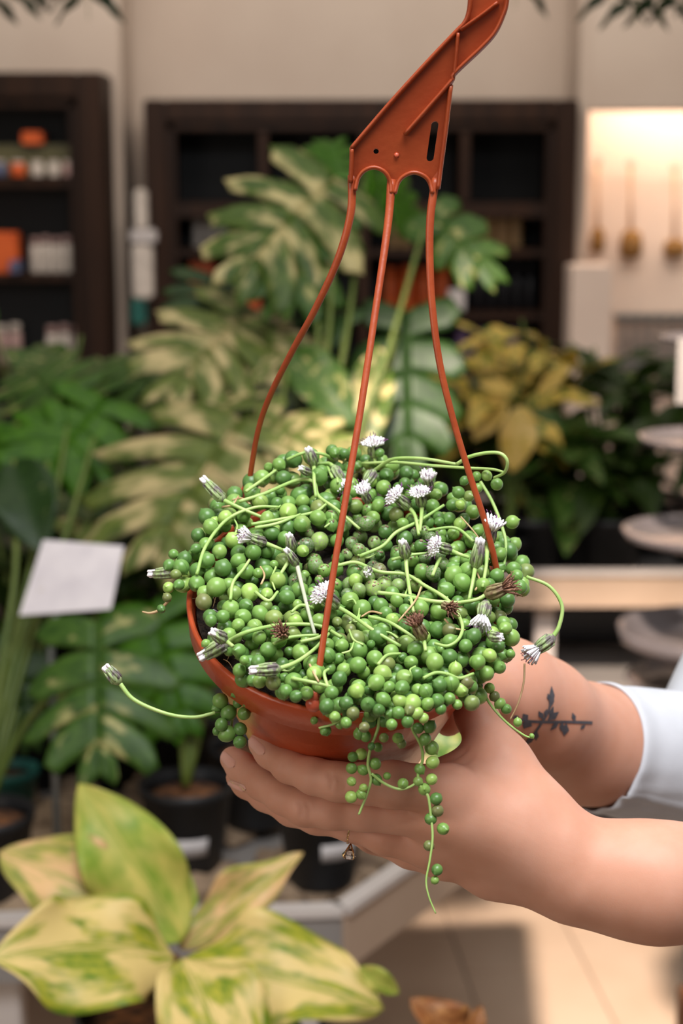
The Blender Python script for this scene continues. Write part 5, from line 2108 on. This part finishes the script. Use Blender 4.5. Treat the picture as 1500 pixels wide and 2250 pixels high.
# ---- tattoo: a leafy twig inked on the far forearm
def ink(strokes):
    parts = []
    for pts, ws in strokes:
        cl = catmull(pts, 6)
        wl = np.interp(np.linspace(0, 1, len(cl)), np.linspace(0, 1, len(ws)), ws)
        V, Q = [], []
        for i, p in enumerate(cl):
            t = cl[min(i + 1, len(cl) - 1)] - cl[max(i - 1, 0)]
            t = t / (np.linalg.norm(t) + 1e-9)
            n = np.array([-t[1], t[0]])
            row = []
            for s in (-1, -.33, .33, 1):
                q = p + n * s * wl[i]
                h = hit(bvh2, q[0], q[1], .0004)
                if h is None:
                    row = None
                    break
                row.append(h)
            if row:
                V.extend(row)
        for i in range(len(V) // 4 - 1):
            for k in range(3):
                a = i * 4 + k
                Q.append((a, a + 1, a + 5, a + 4))
        if Q:
            parts.append((V, Q))
    if parts:
        obj('tattoo', join(*parts), M_ink, person)


def lf(x0, y0, x1, y1, w):
    return ([(x0, y0), ((x0 + x1) / 2, (y0 + y1) / 2), (x1, y1)], [1.0, w, .6])


ink([([(1125, 1576), (1160, 1584), (1200, 1586), (1250, 1586), (1300, 1588)], [1.5, 3, 3, 3, 3.5]),
     ([(1151, 1638), (1172, 1612), (1186, 1592), (1204, 1560), (1211, 1515)], [1.2, 2.2, 2.6, 2.2, 1.2]),
     lf(1212, 1548, 1210, 1508, 6), lf(1206, 1556, 1214, 1524, 6), lf(1207, 1540, 1202, 1524, 5),
     lf(1192, 1580, 1182, 1562, 6), lf(1196, 1574, 1200, 1558, 5), lf(1202, 1582, 1226, 1564, 8), lf(1206, 1576, 1214, 1552, 5),
     lf(1158, 1582, 1148, 1568, 8), lf(1158, 1584, 1150, 1600, 9), lf(1166, 1586, 1158, 1596, 7), lf(1140, 1578, 1128, 1572, 4),
     lf(1226, 1586, 1208, 1604, 5), lf(1243, 1590, 1238, 1616, 9), lf(1262, 1584, 1256, 1566, 5), lf(1284, 1592, 1274, 1602, 4),
     lf(1178, 1606, 1176, 1626, 6), lf(1168, 1618, 1152, 1638, 5), lf(1172, 1620, 1156, 1634, 4), lf(1234, 1588, 1232, 1606, 6)])

# ---- ring with a clear stone, slipped round to the underside of the ring finger
rc, rr_ = J(776, 1816, .8066, 33.5)
fa = (fingers['ring'][6][0] - fingers['ring'][5][0]).normalized()
ring = empty('diamond_ring', P(768, 1868, .805))
tag(ring, 'thin gold ring with a clear stone worn below the middle finger', 'ring')
fa_, f1, f2 = frame(fa, UP)
pts = [rc + (f1 * math.cos(t) + f2 * math.sin(t)) * (rr_ + .0003) for t in np.linspace(0, 2 * math.pi, 49)]
obj('band', tube(pts, .00065, 8, cap=False), M_gold, ring)
dn = (P(768, 1868, .805) - rc).normalized()
for k in range(20):
    t = k / 20 * 2 * math.pi
    c = rc + (f1 * math.cos(t) + f2 * math.sin(t)) * (rr_ + .0009)
    obj('small_stone', lathe([(.0001, -.0005), (.0006, 0), (.0003, .0005)], c, (c - rc), 8), M_diamond, ring)
sb0 = rc + dn * (rr_ + .0008)
st_h = .0074
a_, g1, g2 = frame(dn, fa)
obj('stone', lathe([(.0002, .0012), (.0034, st_h * .72), (.0034, st_h * .78), (.0022, st_h)], sb0, dn, 8, fa), M_diamond, ring, False)
for k in range(4):
    t = k * math.pi / 2 + .6
    u = g1 * math.cos(t) + g2 * math.sin(t)
    obj('prong', tube([sb0, sb0 + dn * st_h * .5 + u * .0024, sb0 + dn * st_h * .85 + u * .0036, sb0 + dn * st_h * .95 + u * .0028], .00035, 6), M_gold, ring)
